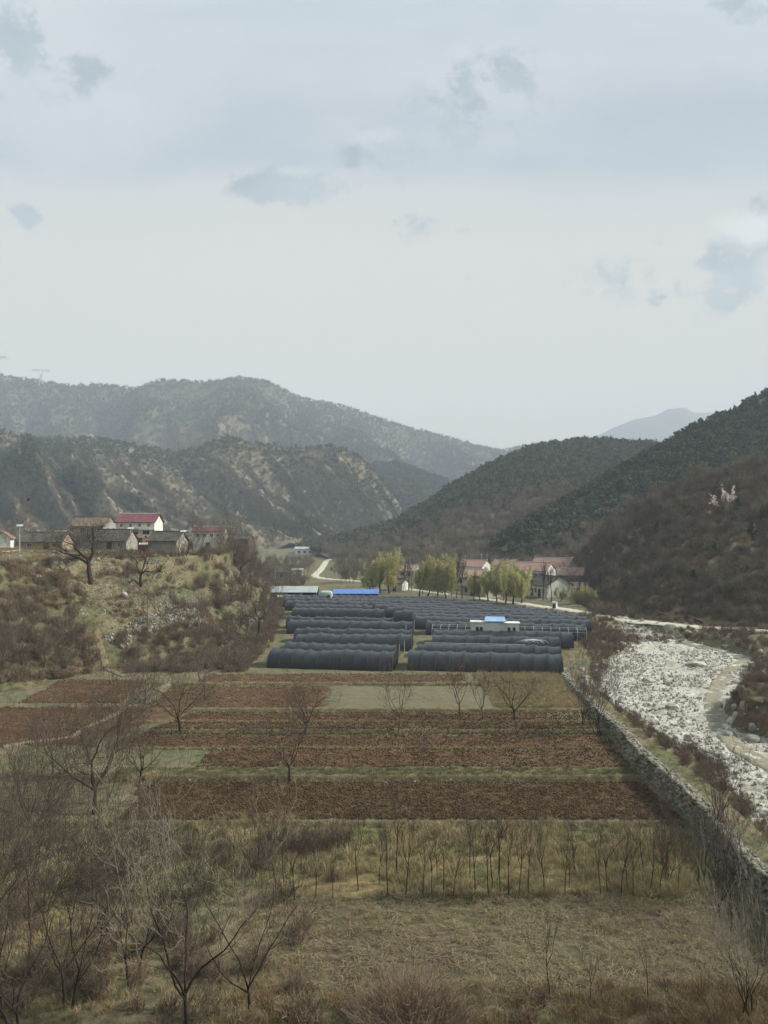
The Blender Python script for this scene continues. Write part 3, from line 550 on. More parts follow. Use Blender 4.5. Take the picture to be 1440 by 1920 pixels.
# riverbed stones
TP = np.array([(58.5, 152.5), (57.5, 146), (57, 138), (60, 130), (60, 122), (54, 115), (47, 104), (42.5, 96), (39.5, 89), (37.2, 82), (35.5, 75), (36, 66)], float)
def tdist(x, y):
    d = np.full(len(x), 99.0)
    for a, b in zip(TP[:-1], TP[1:]):
        ab = b - a; t = np.clip(((x - a[0]) * ab[0] + (y - a[1]) * ab[1]) / (ab @ ab), 0, 1); d = np.minimum(d, np.hypot(x - a[0] - t * ab[0], y - a[1] - t * ab[1]))
    return d
ws('riverbed_stones', 24000, (26, 66, 40, 158), 31, P_rock, .07, .55, 'white stones strewn over the riverbed', keep=lambda x, y: (x > RL(y)) & (x < RR(y)) & (pat(x, y, .15, 3) > -.2) & (tdist(x, y) > .75 + 1.2 * vnoise(x * .8, y * .8, 5)), rotfull=True, dz=.22)
ws('bank_stones', 3200, (26, 80, 70, 160), 32, P_rock, .2, 1.5, 'pale rocks along the river banks', keep=lambda x, y: ((np.abs(x - RL(y)) < 2.6) | (np.abs(x - RR(y)) < 2.2)) & (pat(x, y, .15, 9) > 0), rotfull=True, dz=.1)
# brush on the river banks
ws('brushwood', 2000, (24, 60, 46, 96), 33, P_brushp, .35, .8, 'purplish brush between the stone wall and the riverbed', keep=lambda x, y: (x > wallx(y) + 2.6) & (x < RL(y) + .8) & (pat(x, y, .2, 7) > -.2))
ws('brushwood', 1500, (26, 56, 96, 157), 34, P_brushp, .4, .95, 'purplish brush on the bank beyond the tunnels', keep=lambda x, y: (x > np.maximum(wallx(y) + 2.5, 30 + (y - 105) * .2)) & (x < RL(y) - .2) & (pat(x, y, .12, 7) > -.15))
ws('brushwood', 2400, (38, 95, 72, 140), 35, P_brushp, .45, 1.05, 'dark brush on the right river bank', keep=lambda x, y: (x > RR(y) + .5) & (pat(x, y, .1, 8) > -.3))
ws('dry_grass', 3800, (22, 45, 40, 150), 36, P_tuft, .4, 1.0, 'dry grass on the bank behind the stone wall', keep=lambda x, y: (x > wallx(y) + .8) & (x < RL(y)))
ws('brushwood', 700, (26, 80, 140, 176), 37, P_brushr, .6, 1.4, 'russet growth on both sides of the road', keep=lambda x, y: np.abs(x - np.interp(y, [128, 141, 147.6, 158, 178, 194], [110, 73, 62.7, 54.6, 46, 39])) > 3)
# left bank
onleft = lambda x, y: (x < T('toe', y) + 1.0)
ws('brushwood', 1700, (-80, -40, 84, 121), 38, P_brushr, .7, 1.5, 'russet brush on the near left bank', keep=lambda x, y: onleft(x, y) & (y < 119) & (pat(x, y, .1, 9) > -.45), poly=[(-80, 1070), (20, 1058), (60, 1062), (120, 1075), (160, 1110), (150, 1160), (185, 1230), (160, 1275), (-80, 1290)])
ws('brushwood', 700, (-75, -38, 92, 118), 39, P_brush, .5, 1.1, 'dark leafless thicket low on the near left bank', poly=[(-80, 1150), (40, 1140), (150, 1170), (180, 1240), (100, 1265), (-80, 1270)])
ws('brushwood', 1300, (-56, -16, 106, 150), 40, P_brush, .25, .55, 'leafless brush on the terraced bank', keep=lambda x, y: onleft(x, y) & (pat(x, y, .13, 10) > .05))
ws('brushwood', 750, (-50, -20, 104, 126), 41, P_brushp, .5, 1.1, 'purplish thicket on the lowest terrace', poly=[(205, 1190), (300, 1175), (450, 1170), (500, 1230), (470, 1262), (240, 1262)])
ws('brushwood', 900, (-48, -20, 125, 260), 42, P_brush, .5, 1.2, 'leafless brush on the bank left of the tunnels', keep=lambda x, y: (x < T('toe', y) + 2.5) & (x > T('rim', y) - 4) & (pat(x, y, .1, 11) > -.4))
ws('dry_grass', 8000, (-100, -16, 90, 170), 43, P_tuftr, .5, 1.1, 'dry grass over the left terraces', keep=lambda x, y: onleft(x, y) & (pat(x, y, .12, 12) > -.1))
ws('green_grass', 12000, (-100, -16, 90, 150), 44, P_tuftg, .9, 2.0, 'green grass over the left terraces', keep=lambda x, y: onleft(x, y) & (pat(x, y, .1, 14) > .05))
ws('terrace_stones', 900, (-70, -25, 100, 150), 45, P_grock, .2, .8, 'pale stones on the terrace edges', keep=lambda x, y: onleft(x, y) & (pat(x, y, .2, 2) > .1), rotfull=True)
def riser(x, y):
    toe = T('toe', y) + 2.0 * fbm(y * .12, y * 0 + 3, 5); rim = T('rim', y) + 2.5 * fbm(y * .1, y * 0, 9); q = ((toe - x) / (toe - rim) * 5) % 1
    return (q > .6) & (x < toe) & (x > rim) & (y > 112) & (y < 155)
ws('terrace_stones', 26000, (-60, -20, 112, 155), 58, P_grock, .15, .5, 'grey stones facing the risers of the left terraces', keep=lambda x, y: riser(x, y) & (pat(x, y, .12, 31) > -.02), rotfull=True)
ws('weeds', 2600, (-24, 23, 56, 105), 59, P_tuft, .25, .7, 'sparse weeds on the ploughed strips', keep=lambda x, y: infield(x, y) & (pat(x, y, .25, 33) > .15))
def on_poly_stones(name, poly, n, seed, a, b, label, bbox=(-60, -25, 100, 160), pr=None):
    p = world_pts(n, bbox, seed, poly); gn_scatter(name, p, sc(len(p), a, b, seed), pr or P_grock, label, rotfull=True, seed=seed)
on_poly_stones('terrace_stones', [(190, 1195), (280, 1150), (380, 1115), (378, 1150), (300, 1178), (230, 1215)], 26000, 46, .25, .7, 'dense grey stones of the tumbled terrace wall')
on_poly_stones('terrace_stones', [(90, 1036), (250, 1034), (250, 1062), (90, 1062)], 9000, 47, .2, .6, 'pale stones at the village terrace edge', (-80, -30, 120, 170))
on_poly_stones('rubble', [(1140, 1150), (1165, 1143), (1180, 1152), (1175, 1162), (1145, 1160)], 5000, 48, .4, 1.2, 'grey rubble heap above the road', (45, 70, 150, 185), P_rock)
# near left thicket
ws('bramble', 330, (-34, -3, 33, 58), 49, P_brushp, .55, 1.2, 'purplish bramble thicket in the near left corner', keep=lambda x, y: (pat(x, y, .16, 20) + .5 - .02 * np.abs(x + 13) - .016 * np.abs(y - 44) > .18) & (y < 54), tilt=.25)
ws('brushwood', 40, (-12, 20, 32.5, 36.5), 50, P_brushr, .5, 1.05, 'russet brush at the near edge of the field', keep=lambda x, y: pat(x, y, .3, 22) > .1)
ws('dry_grass', 620, (-8, 22, 32, 36.2), 51, P_tuftr, .6, 1.1, 'russet grass at the near edge of the field')
# woods around the villages and valley head
clearr = lambda x, y: np.abs(x - np.interp(y, [214, 226, 252, 277, 291, 306, 350, 438, 520], [27.7, 19, 3.6, -8, -24, -29, -30, -34, -30])) > 4.5
ws('bare_woodland', 620, (-20, 120, 266, 420), 52, P_wood, .7, 1.15, 'leafless woods behind the right village', keep=lambda x, y: clearr(x, y) & (y > 268) & (x > -14 + (y - 266) * .05))
ws('bare_woodland', 420, (-60, 0, 225, 420), 53, P_wood, .35, .75, 'leafless scrub between the terrace and the far road', keep=lambda x, y: clearr(x, y) & ((y < 278) & (x < -27) | (y > 300) & (x < -36) | (y > 310) & (x > -24)))
ws('bare_woodland', 500, (-170, -38, 190, 420), 54, P_wood, .5, .9, 'leafless trees behind the left village', keep=lambda x, y: (x < T('rim', y) + 6) & (y > 205))
ws('bare_woodland', 300, (-500, -120, 300, 520), 55, P_wood, .7, 1.1, 'leafless trees below the spurred hill')
ws('brushwood', 900, (48, 68, 165, 232), 56, P_brush, .5, 1.4, 'leafless brush at the foot of the right hillside', keep=lambda x, y: clearr(x, y) & (x > 48 + (y - 165) * .12) & (y < 205) | (x > 60) & (y > 205))

# ------------------------------------------------------------------ dry stone wall
def dry_wall(name, y0, y1, label, h=None, sz=.34, bx=0.0, zb=None):
    rr = np.random.default_rng(int(y0)); protos = [rock(rr, 1.0) for _ in range(6)]; V = []; Fc = []; k = 0
    y = y0
    ylist = np.arange(y0, y1, sz)
    for yy in ylist:
        wx = float(T('wall', yy)) + bx; b = float(T('steps', yy)); top = float(max(T('wallz', yy), b + .15)) + .12 * float(fbm(yy * .6, 1.0, 3)); rows = max(1, int(round((top - b) / (sz * .72))))
        for q in range(rows + 1):
            for side in ((0,) if q < rows else (0, 1, 2)):
                v, f = protos[rr.integers(0, 6)]; s = sz * rr.uniform(.95, 1.45)
                a = rr.uniform(0, 2 * PI); R = np.array([[math.cos(a), -math.sin(a), 0], [math.sin(a), math.cos(a), 0], [0, 0, 1]])
                p = (v * np.array([s * 1.1, s * 1.25, s * .8])) @ R.T + np.array([wx - .02 + (q / max(rows, 1)) * .16 + side * sz * .8 + rr.normal(0, .04), yy + rr.normal(0, .06), b + (q + .35) * (top - b) / rows * .97 + rr.normal(0, .03)])
                V.append(p); Fc += [tuple(i + k for i in t) for t in f]; k += len(v)
    o = mesh_obj(name, np.concatenate(V), Fc, M['wallstone'])
    return tag(o, label, 'stone wall')
dry_wall('stone_wall', 30, 78, 'long dry stone retaining wall between fields and riverbed')
dry_wall('stone_wall', 79, 108, 'low overgrown stone wall continuing towards the tunnels', sz=.36)

# ------------------------------------------------------------------ trees
def norm(v): return v / (np.linalg.norm(v) + 1e-9)
def grow(seed, H, trunk_h, nl, spread=.9, up=.25, wob=.16, levels=4, kids=(6, 6, 5, 4), r0=.16, minr=.008, lean=(0, 0), lenr=.62, fork=True, nstem=1):
    r = np.random.default_rng(seed); big = []; small = []
    def br(p, d, ln, rad, lv):
        n = max(3, int(3 + ln / (.55 if lv < 2 else .4))); n = min(n, 9)
        pts = [p]; dd = d.copy(); st = ln / (n - 1)
        for i in range(n - 1):
            dd = norm(dd + r.normal(0, wob * (1 if lv else .35), 3) + np.array([0, 0, up * (.25 + .12 * lv) * (1 if lv else .4)]))
            pts.append(pts[-1] + dd * st)
        pts = np.array(pts); rr = np.maximum(rad * (1 - np.linspace(0, 1, n) * (.35 if lv == 0 else .72)), minr * .6)
        (big if lv <= 1 else small).append((pts, rr, 7 if lv == 0 else 5 if lv == 1 else 3))
        if lv >= levels: return
        nk = kids[min(lv, len(kids) - 1)]
        for k in range(nk):
            t = (.72 + .28 * (k + 1) / nk) if lv == 0 else r.uniform(.22, 1.0)
            if lv > 0 and k == 0: t = 1.0
            f = t * (n - 1); i = min(int(f), n - 2); q = pts[i] + (pts[i + 1] - pts[i]) * (f - i); T_ = norm(pts[i + 1] - pts[i])
            a = r.uniform(0, 2 * PI) if lv else (k * 2 * PI / nk + r.normal(0, .3))
            s = norm(np.cross(T_, np.array([math.cos(a), math.sin(a), .13]))); ang = spread * r.uniform(.55, 1.15) * (1 if lv else 1.0) * (.45 if (lv == 0 and k == nk - 1) else 1)
            nd = norm(T_ * math.cos(ang) + s * math.sin(ang))
            l2 = (H - trunk_h) * r.uniform(.6, .85) if lv == 0 else ln * lenr * r.uniform(.65, 1.1) * (1.15 - .5 * t * (t < 1))
            rk = rr[i] * r.uniform(.5, .72) if lv else rad * .62 * r.uniform(.6, .9)
            br(q, nd, l2, max(rk, minr), lv + 1)
    for s in range(nstem):
        off = np.array([r.normal(0, .22), r.normal(0, .22), -.15]) if nstem > 1 else np.array([0, 0, -.15])
        br(off, norm(np.array([lean[0] + (r.normal(0, .22) if nstem > 1 else 0), lean[1] + (r.normal(0, .22) if nstem > 1 else 0), 1.0])), trunk_h * (r.uniform(.8, 1.15) if nstem > 1 else 1), r0 * (.7 if nstem > 1 else 1), 0)
    def pack(L_):
        V = []; Q = []; k = 0
        for p, rr, n in L_:
            v, f = tube(p, rr, n); V.append(v); Q.append(f + k); k += len(v)
        return np.concatenate(V), np.concatenate(Q)
    return pack(big), pack(small)
def tree_proto(name, seed, bark, twig, **k):
    (bv, bf), (sv, sf) = grow(seed, **k)
    root = thing(name, 'x', 'tree'); a = mesh_obj('trunk', bv, bf, bark, root, smooth=True); b = mesh_obj('crown', sv, sf, twig, root)
    KIDS[root.name] = [a, b]; return root
USED = set()
def put(pr, x, y, z, rz, s, label, group=None):
    if pr.name not in USED:
        USED.add(pr.name); pr.location = (x, y, z); pr.rotation_euler = (0, 0, rz); pr.scale = (s, s, s) if not isinstance(s, tuple) else s; pr['label'] = label
        if group: pr['group'] = group
        return pr
    return dup(pr, (x, y, z), rz, s, label, group)
def ordw(i):
    w = ['first', 'second', 'third', 'fourth', 'fifth', 'sixth', 'seventh', 'eighth', 'ninth', 'tenth', 'eleventh', 'twelfth', 'thirteenth', 'fourteenth', 'fifteenth', 'sixteenth', 'seventeenth', 'eighteenth', 'nineteenth', 'twentieth']
    if i < 20: return w[i]
    t = {2: 'twenty', 3: 'thirty', 4: 'forty', 5: 'fifty'}; a, b = divmod(i + 1, 10); return (t[a] + '-' + w[b - 1]) if b else {3: 'thirtieth', 4: 'fortieth', 2: 'twentieth', 5: 'fiftieth'}[a]
# walnuts: low forks, wide rounded crowns
WAL = [tree_proto('walnut_tree', 100 + i, M['barkd'], M['twigw'], H=10, trunk_h=2.3, nl=5, spread=.92, up=.13, kids=(5, 8, 6, 4, 3), levels=5 if i == 0 else 4, r0=.2, minr=.011, lenr=.7) for i in range(4)]
OLD = [tree_proto('old_walnut_tree', 120 + i, M['barkd'], M['twigd'], H=9.5, trunk_h=3.0, nl=4, spread=.95, up=.14, wob=.26, kids=(4, 7, 6, 5), levels=4, r0=.34, minr=.018) for i in range(3)]
SAP = [tree_proto('sapling', 140 + i, M['barkd'], M['twigd'], H=5.2, trunk_h=2.2 + .3 * (i % 3), nl=3, spread=.5, up=.45, wob=.16, kids=(4, 6, 4), levels=3, r0=.038, minr=.0075, lean=(.08 * (i % 3 - 1), 0)) for i in range(6)]
MID = [tree_proto('bare_tree', 160 + i, M['bark'], M['twig'], H=7.5, trunk_h=1.9, nl=4, spread=.8, up=.24, kids=(4, 6, 5, 3), levels=4, r0=.11, minr=.014, lenr=.66) for i in range(4)]
POP = [tree_proto('bare_poplar', 180 + i, M['barkd'], M['twigd'], H=11, trunk_h=6.5, nl=4, spread=.42, up=.6, wob=.1, kids=(6, 7, 5), levels=3, r0=.15, minr=.022) for i in range(4)]
MUL = [tree_proto('multi_stemmed_tree', 200 + i, M['barkd'], M['twigpale' if i == 2 else 'twig'], H=6.5, trunk_h=1.6, nl=3, spread=.5, up=.4, kids=(3, 5, 4, 3), levels=4, r0=.08, minr=.011, nstem=4) for i in range(3)]
FG = [tree_proto('foreground_tree', 220 + i, M['barkd'], M['twigpale' if i == 0 else 'twigw'], H=9.5, trunk_h=1.6, nl=5, spread=.75, up=.22, wob=.16, kids=(4, 6, 5, 4), levels=4, r0=.12, minr=.013, lenr=.7, nstem=1 if i < 2 else 2) for i in range(4)]
def at(px, py): return place(px, py)
def put_at(pr, px, py, rz, s, label, group=None, yz=None):
    x, y, z = at(px, py) if yz is None else ((px - 720) / F * yz, yz, 0)
    if yz is not None: z = zat(x, y)
    return put(pr, x, y, z, rz, s, label, group)
# named single trees
put_at(WAL[0], 178, 1526, .4, .98, 'large spreading bare walnut standing alone in the left grass')
put_at(FG[0], 350, 1900, 1.0, 1.0, 'pale twigged bare tree in the near left corner, trunk forking low', yz=33.5)
put_at(FG[1], 468, 1900, 2.2, .74, 'smaller dark bare tree right of the pale forked tree in the near left corner', yz=34.5)
put_at(FG[2], 30, 1900, .2, 1.02, 'dark bare twin stemmed tree at the bottom left edge', yz=32.5)
put_at(FG[3], 130, 1900, 3.0, .98, 'dark bare tree leaning among brambles near the bottom left corner', yz=34.5)
put_at(FG[2], -40, 1760, 2.5, 1.0, 'bare tree whose branches reach in from the left edge above the brambles', yz=41)
put_at(FG[3], 235, 1900, 1.2, .85, 'bare tree between the leaning tree and the pale forked tree', yz=37)
put_at(MUL[2], 1395, 1900, .3, .86, 'pale many stemmed bare tree in the bottom right corner', yz=34)
put_at(MUL[0], 1365, 1640, .6, .95, 'thin many stemmed tree in front of the stone wall at the right edge', yz=44.5)
put_at(MUL[1], 1255, 1640, 1.6, .55, 'thin many stemmed tree before the wall, left of the one at the edge', yz=47)
put_at(MUL[1], 1118, 1378, .6, 1.15, 'many stemmed purplish tree beside the far end of the stone wall')
put_at(MUL[0], 1092, 1360, 2.6, .9, 'smaller many stemmed tree at the low stone wall near the tunnels')
put_at(MUL[0], 1345, 1545, 2.0, .75, 'many stemmed bush on the riverbank behind the stone wall')
put_at(MUL[1], 55, 1540, 2.4, .95, 'many stemmed bare tree left of the large spreading walnut')
put_at(WAL[1], 262, 1468, 1.4, .52, 'small bare walnut just right of the large spreading walnut')
put_at(WAL[2], 543, 1466, .3, .62, 'bare walnut with two low arms at the edge of the dark ploughed strip')
put_at(WAL[3], 572, 1378, 2.0, .62, 'bare walnut standing on the ploughed strip behind the two armed walnut')
put_at(WAL[2], 338, 1372, 2.6, .78, 'pale trunked bare walnut on the left side of the ploughed strips')
put_at(MID[0], 385, 1312, .5, 1.0, 'bare tree at the foot of the lowest terrace')
put_at(MID[1], 272, 1320, .9, .8, 'slim bare tree beside the path at the foot of the bank')
put_at(MID[2], 100, 1462, 1.9, .85, 'slim bare tree at the left edge of the fields')
put_at(MID[3], 205, 1468, 2.9, .7, 'slim bare tree behind the large spreading walnut')
put_at(MID[0], 155, 1480, 4.0, .55, 'short bare tree just left of the large walnut trunk')
put_at(MID[1], 748, 1372, .2, .95, 'bare tree on the strip below the pale seedbed')
put_at(MID[2], 862, 1345, 1.2, .9, 'pale stemmed bare tree at the right part of the seedbed')
put_at(MID[3], 906, 1350, 2.2, .82, 'bare tree just right of the pale stemmed one by the seedbed')
put_at(WAL[3], 965, 1354, 4.2, .68, 'bare walnut in front of the right black tunnel')
put_at(MID[0], 795, 1440, 1.0, .42, 'small bare tree in the green strip')
put_at(MID[2], 1250, 1555, 1.0, .6, 'small bare tree near the wall above the sapling rows')
put_at(OLD[0], 170, 1094, .3, 1.32, 'big old bare walnut on the village terrace, gnarled trunk')
put_at(OLD[1], 264, 1100, 1.6, .9, 'gnarled bare walnut right of the big old walnut on the terrace')
put_at(OLD[2], 486, 1194, .8, 1.15, 'dark old walnut at the left end of the black tunnels')
put_at(MID[1], 276, 1184, 1.1, 1.15, 'leaning bare tree above the tumbled stone terrace')
put_at(MID[2], 300, 1178, 2.6, .9, 'bare tree beside the leaning one above the stone terrace')
put_at(MID[3], 372, 1182, 2.6, .85, 'bare tree on the lowest terrace below the bend of the path')
put_at(MID[0], 40, 1245, 2.6, .95, 'grey bare tree on the near left bank by the edge')
put_at(MID[3], 85, 1262, 1.6, .95, 'pale bare tree low on the near left bank')
put_at(MID[1], 130, 1240, .6, .8, 'bare tree right of the pale one on the near left bank')
put_at(MID[2], 0, 1262, 3.3, .8, 'bare tree cut by the left edge, low on the bank')
put_at(MID[0], 52, 1028, .6, (1.1, 1.1, 1.75), 'tall bare poplar with a nest beside the lane of the left village')
x, y, z = at(52, 1028)
# nest in the poplar
nv, nf = rock(np.random.default_rng(4), .9); tag(mesh_obj('bird_nest', nv * .9 + np.array([0, 0, 0]), nf, M['nest'], loc=(x + .1, y, z + 12.6)), 'dark bird nest in the top of the poplar', 'nest')
# saplings
SAPX = [(518, 1690), (533, 1665), (554, 1692), (592, 1690), (625, 1688), (672, 1672), (711, 1660), (728, 1683), (744, 1640), (760, 1686), (793, 1685), (811, 1686), (820, 1655), (832, 1670), (850, 1685), (880, 1648), (890, 1678), (917, 1683), (925, 1665), (932, 1655), (940, 1680), (953, 1683), (973, 1682), (990, 1680), (1022, 1678), (1060, 1680), (1066, 1668), (1077, 1640), (1127, 1680), (1140, 1675), (1165, 1680), (1178, 1675), (1187, 1682), (1208, 1640), (1218, 1678), (1236, 1678), (1250, 1640), (1271, 1678), (1310, 1665), (1322, 1670), (1337, 1650), (1355, 1678), (440, 1665), (460, 1680), (478, 1650)]
SAPX.sort()
rr = random.Random(5)
for i, (px, py) in enumerate(SAPX):
    big = rr.random() < .3
    put_at(SAP[rr.randrange(6)], px, py, rr.uniform(0, 6.28), rr.uniform(.62, .95) * (1.2 if big else 1), 'slender leafless sapling in the dry grass, %s from the left in the planted rows' % ordw(i), 'saplings planted in the dry grass strip')
for i, (px, py, s) in enumerate([(915, 1820, .3), (1032, 1872, .75), (775, 1830, .35), (1105, 1885, .55), (1070, 1880, .3), (1215, 1875, .6), (655, 1620, .7)]):
    put_at(SAP[i % 6], px, py, i * 1.3, s, ['tiny bare sapling alone in the stubble', 'thin bare sapling near the bottom edge, tallest of the bottom ones', 'short bare sapling left in the stubble', 'thin sapling right of the tallest bottom one', 'short sapling close to the tallest bottom one', 'thin sapling at the near edge below the wall', 'forked sapling in the green grass left of the rows'][i], None)
# poplars and other bare trees round the right village
plist = [(688, 1112, .8), (712, 1108, .9), (738, 1106, 1.0), (757, 1110, .85), (766, 1108, 1.0), (792, 1114, .8), (846, 1118, .9), (856, 1122, 1.05), (866, 1124, 1.1), (888, 1126, .8), (944, 1128, .7), (1018, 1126, .95), (1034, 1128, .9), (1085, 1128, .6), (1098, 1118, .7), (1125, 1122, .75), (1148, 1120, .8), (995, 1124, .6), (1170, 1128, .6), (820, 1118, .75)]
for i, (px, py, s) in enumerate(plist):
    put_at(POP[i % 4], px, py, i * 1.7, s * .95, 'bare brown poplar by the right village road, %s from the left' % ordw(i), 'bare poplars by the village road')
llist = [(15, 1030, .6), (92, 1036, .5), (120, 1030, .55), (398, 1052, .75), (455, 1085, .8), (440, 1060, .7), (500, 1092, .8), (472, 1120, .9), (435, 1130, .7), (520, 1075, .6), (415, 1150, .6), (350, 1045, .4), (545, 1082, .5)]
llist += [(px_, -1, sz_) for px_, sz_ in ((70, .5), (105, .6), (140, .55), (200, .5), (226, .6), (335, .5), (362, .7), (378, .6), (410, .65), (424, .8), (448, .75), (470, .7), (488, .8), (508, .6), (535, .7), (560, .5), (575, .6))]
YV = dict(zip([q[0] for q in llist[13:]], [149, 149, 148, 150, 150, 149, 158, 185, 190, 200, 180, 205, 215, 240, 262, 275, 290]))
for i, (px, py, s) in enumerate(llist):
    put_at(MID[i % 4] if py < 0 else (MID + OLD)[i % 7], px, py, i * 2.1, s * ((1.7 if px > 350 else 1.25) if py < 0 else 1), 'bare tree on the bank by the left village, %s from the left edge' % ordw(sorted(q[0] for q in llist).index(px)), 'bare trees by the left village', yz=YV.get(px) if py < 0 else None)
bk = [(432, 170, .9), (446, 160, 1.0), (458, 150, .9), (470, 165, 1.1), (482, 178, 1.1), (495, 190, 1.0), (504, 150, .9), (512, 140, .8), (524, 205, 1.1), (536, 225, 1.1), (450, 135, .9), (474, 130, .9), (420, 145, .7), (400, 138, .6), (546, 245, 1.1), (515, 175, 1.0)]
for i, (px, Yd, s) in enumerate(bk):
    put_at(MID[i % 4], px, 0, i * 1.9, s, 'bushy bare tree on the bank left of the tunnels, %s from the left' % ordw(sorted(q[0] for q in bk).index(px)), 'bare trees on the bank left of the tunnels', yz=Yd)
for i, (px, Yd, s) in enumerate([(640, 262, 1.0), (662, 268, 1.1), (742, 232, 1.0), (772, 240, 1.1), (800, 236, 1.2), (850, 228, 1.2), (868, 232, 1.0), (1000, 208, .8), (1024, 206, .9), (1062, 212, .8), (1080, 226, 1.1), (1096, 214, .9), (1112, 232, 1.2), (1130, 222, 1.1), (1150, 214, 1.1), (932, 236, 1.1), (950, 240, 1.2), (1012, 224, .9), (700, 250, 1.2), (722, 256, 1.2)]):
    put_at(MID[i % 4], px, 0, i * 1.3, s * 1.15, 'bushy bare tree among the right village houses, %s from the left' % ordw(sorted([640, 662, 742, 772, 800, 850, 868, 1000, 1024, 1062, 1080, 1096, 1112, 1130, 1150, 932, 950, 1012, 700, 722]).index(px)), 'bare trees among the right village houses', yz=Yd)
bv_, bf_ = brush(np.random.default_rng(77), 2.0, 6.0, 900, .010, 6); bx_, by_ = (770 - 720) / F * 33.2, 33.0
bu = mesh_obj('dense_bush', bv_, bf_, M['brushred'], loc=(bx_, by_, zat(bx_, by_))); tag(bu, 'dense russet brown bush at the middle of the bottom edge', 'bush')
# right hillside single trees
def on_surface(h, px, py):
    P, U, V = h; X_ = P[..., 0]; Y_ = P[..., 1]; Z_ = P[..., 2]; a, b = proj(X_, Y_, Z_); d = (a - px) ** 2 + (b - py) ** 2 + np.where(V < 0, 1e6, 0); k = np.unravel_index(np.argmin(d), d.shape); return P[k]
p = on_surface(hG, 1342, 940); put(OLD[0], *p, 1.2, .95, 'gnarled bare tree on the right hillside skyline above the blossoms')
p = on_surface(hG, 1392, 905); put(OLD[1], *p, 1.9, .7, 'dark bare tree on the hillside crest right of the gnarled one')
p = on_surface(hG, 1425, 980); put(OLD[2], *p, .4, .7, 'dark spreading bare tree on the hillside below the crest at the right edge')
def blossom_tree():
    (bv, bf), (sv, sf) = grow(333, H=4.6, trunk_h=1.0, nl=3, spread=.7, up=.35, kids=(4, 5, 4), levels=3, r0=.08, minr=.012)
    root = thing('blossom_tree', 'small wild fruit tree in pale pink blossom on the right hillside', 'tree'); mesh_obj('trunk', bv, bf, M['barkd'], root); 
    r = np.random.default_rng(3); k = r.choice(len(sv), 900); c = sv[k] + r.normal(0, .06, (900, 3)); t = r.normal(0, .09, (900, 3)); b = r.normal(0, .09, (900, 3)); n = 900
    cr = mesh_obj('crown', sv, sf, M['twigd'], root); i = np.arange(n); mesh_obj('blossom', np.concatenate([c - t, c + b, c + t, c - b]), np.stack([i, i + n, i + 2 * n, i + 3 * n], 1), M['blossom'], cr)
    return root
bt = blossom_tree(); p = on_surface(hG, 1362, 968); bt.location = p; bt.scale = (1.5,) * 3
# green pines on near hillside
def pine_proto(seed):
    r = np.random.default_rng(seed); root = thing('pine_tree', 'x', 'tree'); mb = MB(); mb.tube([(0, 0, -.3), (.05, 0, 2.5), (0, 0, 5.0)], .14, 6, .04); a = mb.build('trunk', M['barkd'], root)
    v_, f_ = conifer(r, 6.0, 3.4, 420); b = mesh_obj('crown', v_, f_, M['needle'], root); KIDS[root.name] = [a, b]; return root
PN = [pine_proto(500), pine_proto(501)]
for i, (px, py, s, lb) in enumerate([(1385, 965, .7, 'dark pine right of the blossom tree on the hillside'), (1408, 1010, .8, 'dark pine lower on the hillside near the right edge'), (1232, 1000, .6, 'lone dark pine in the brush at the left part of the near hillside'), (1300, 1090, .5, 'small dark pine low on the near hillside'), (1340, 1040, .6, 'dark pine in the middle of the near hillside')]):
    p = on_surface(hG, px, py); put(PN[i % 2], *p, i * 1.1, s, lb)
# willows
def willow_proto(seed):
    r = np.random.default_rng(seed); (bv, bf), (sv, sf) = grow(seed, H=9, trunk_h=2.5, nl=4, spread=.6, up=.4, kids=(5, 5, 4), levels=3, r0=.2, minr=.03)
    root = thing('willow_tree', 'x', 'tree'); a = mesh_obj('trunk', bv, bf, M['barkd'], root)
    n = 420; st = sv[r.choice(len(sv), n)]; V = []; k = 0; C_ = []
    for s in st:
        ln = r.uniform(.8, 3.6) * min(1, (s[2]) / 5); m = int(14 + ln * 9); t = np.sort(r.random(m)); o = r.normal(0, .35, 2)
        C_.append(np.stack([s[0] + o[0] * t + r.normal(0, .13, m), s[1] + o[1] * t + r.normal(0, .13, m), s[2] + .3 - ln * t + r.normal(0, .12, m)], 1))
    c = np.concatenate(C_); c = c[c[:, 2] > 1.0]; n = len(c); t_ = r.normal(0, .05, (n, 3)); b = np.stack([r.normal(0, .03, n), r.normal(0, .03, n), r.uniform(.08, .2, n)], 1); i = np.arange(n)
    cr = mesh_obj('crown', np.concatenate([c - t_, c + b, c + t_, c - b]), np.stack([i, i + n, i + 2 * n, i + 3 * n], 1), M['willow'], root)
    KIDS[root.name] = [a, cr]; return root
WIL = [willow_proto(400 + i) for i in range(4)]
wl = [(694, 1112, .8), (712, 1112, .95), (730, 1113, 1.0), (786, 1118, .8), (802, 1120, .92), (820, 1121, .95), (836, 1122, .85), (915, 1127, .75), (948, 1131, .85), (962, 1133, .9), (978, 1132, .78), (932, 1129, .68), (900, 1125, .6)]
for i, (px, py, s) in enumerate(wl):
    put_at(WIL[i % 4], px, py, i * 1.9, (s * 1.6, s * 1.6, s * 1.12), 'yellow green willow in first leaf behind the tunnels, %s from the left' % ordw(sorted(q[0] for q in wl).index(px)), 'willows before the right village')
bl = [(1083, 1132, .4), (1100, 1134, .45), (1118, 1136, .36), (1162, 1136, .4), (1052, 1128, .35)]
for i, (px, py, s) in enumerate(bl):
    put_at(WIL[(i + 1) % 4], px, py, i * .9, (s * 1.3, s * 1.3, s), 'low yellow green bush by the road at the hillside foot, %s from the left' % ordw(sorted(q[0] for q in bl).index(px)), 'yellow green roadside bushes')
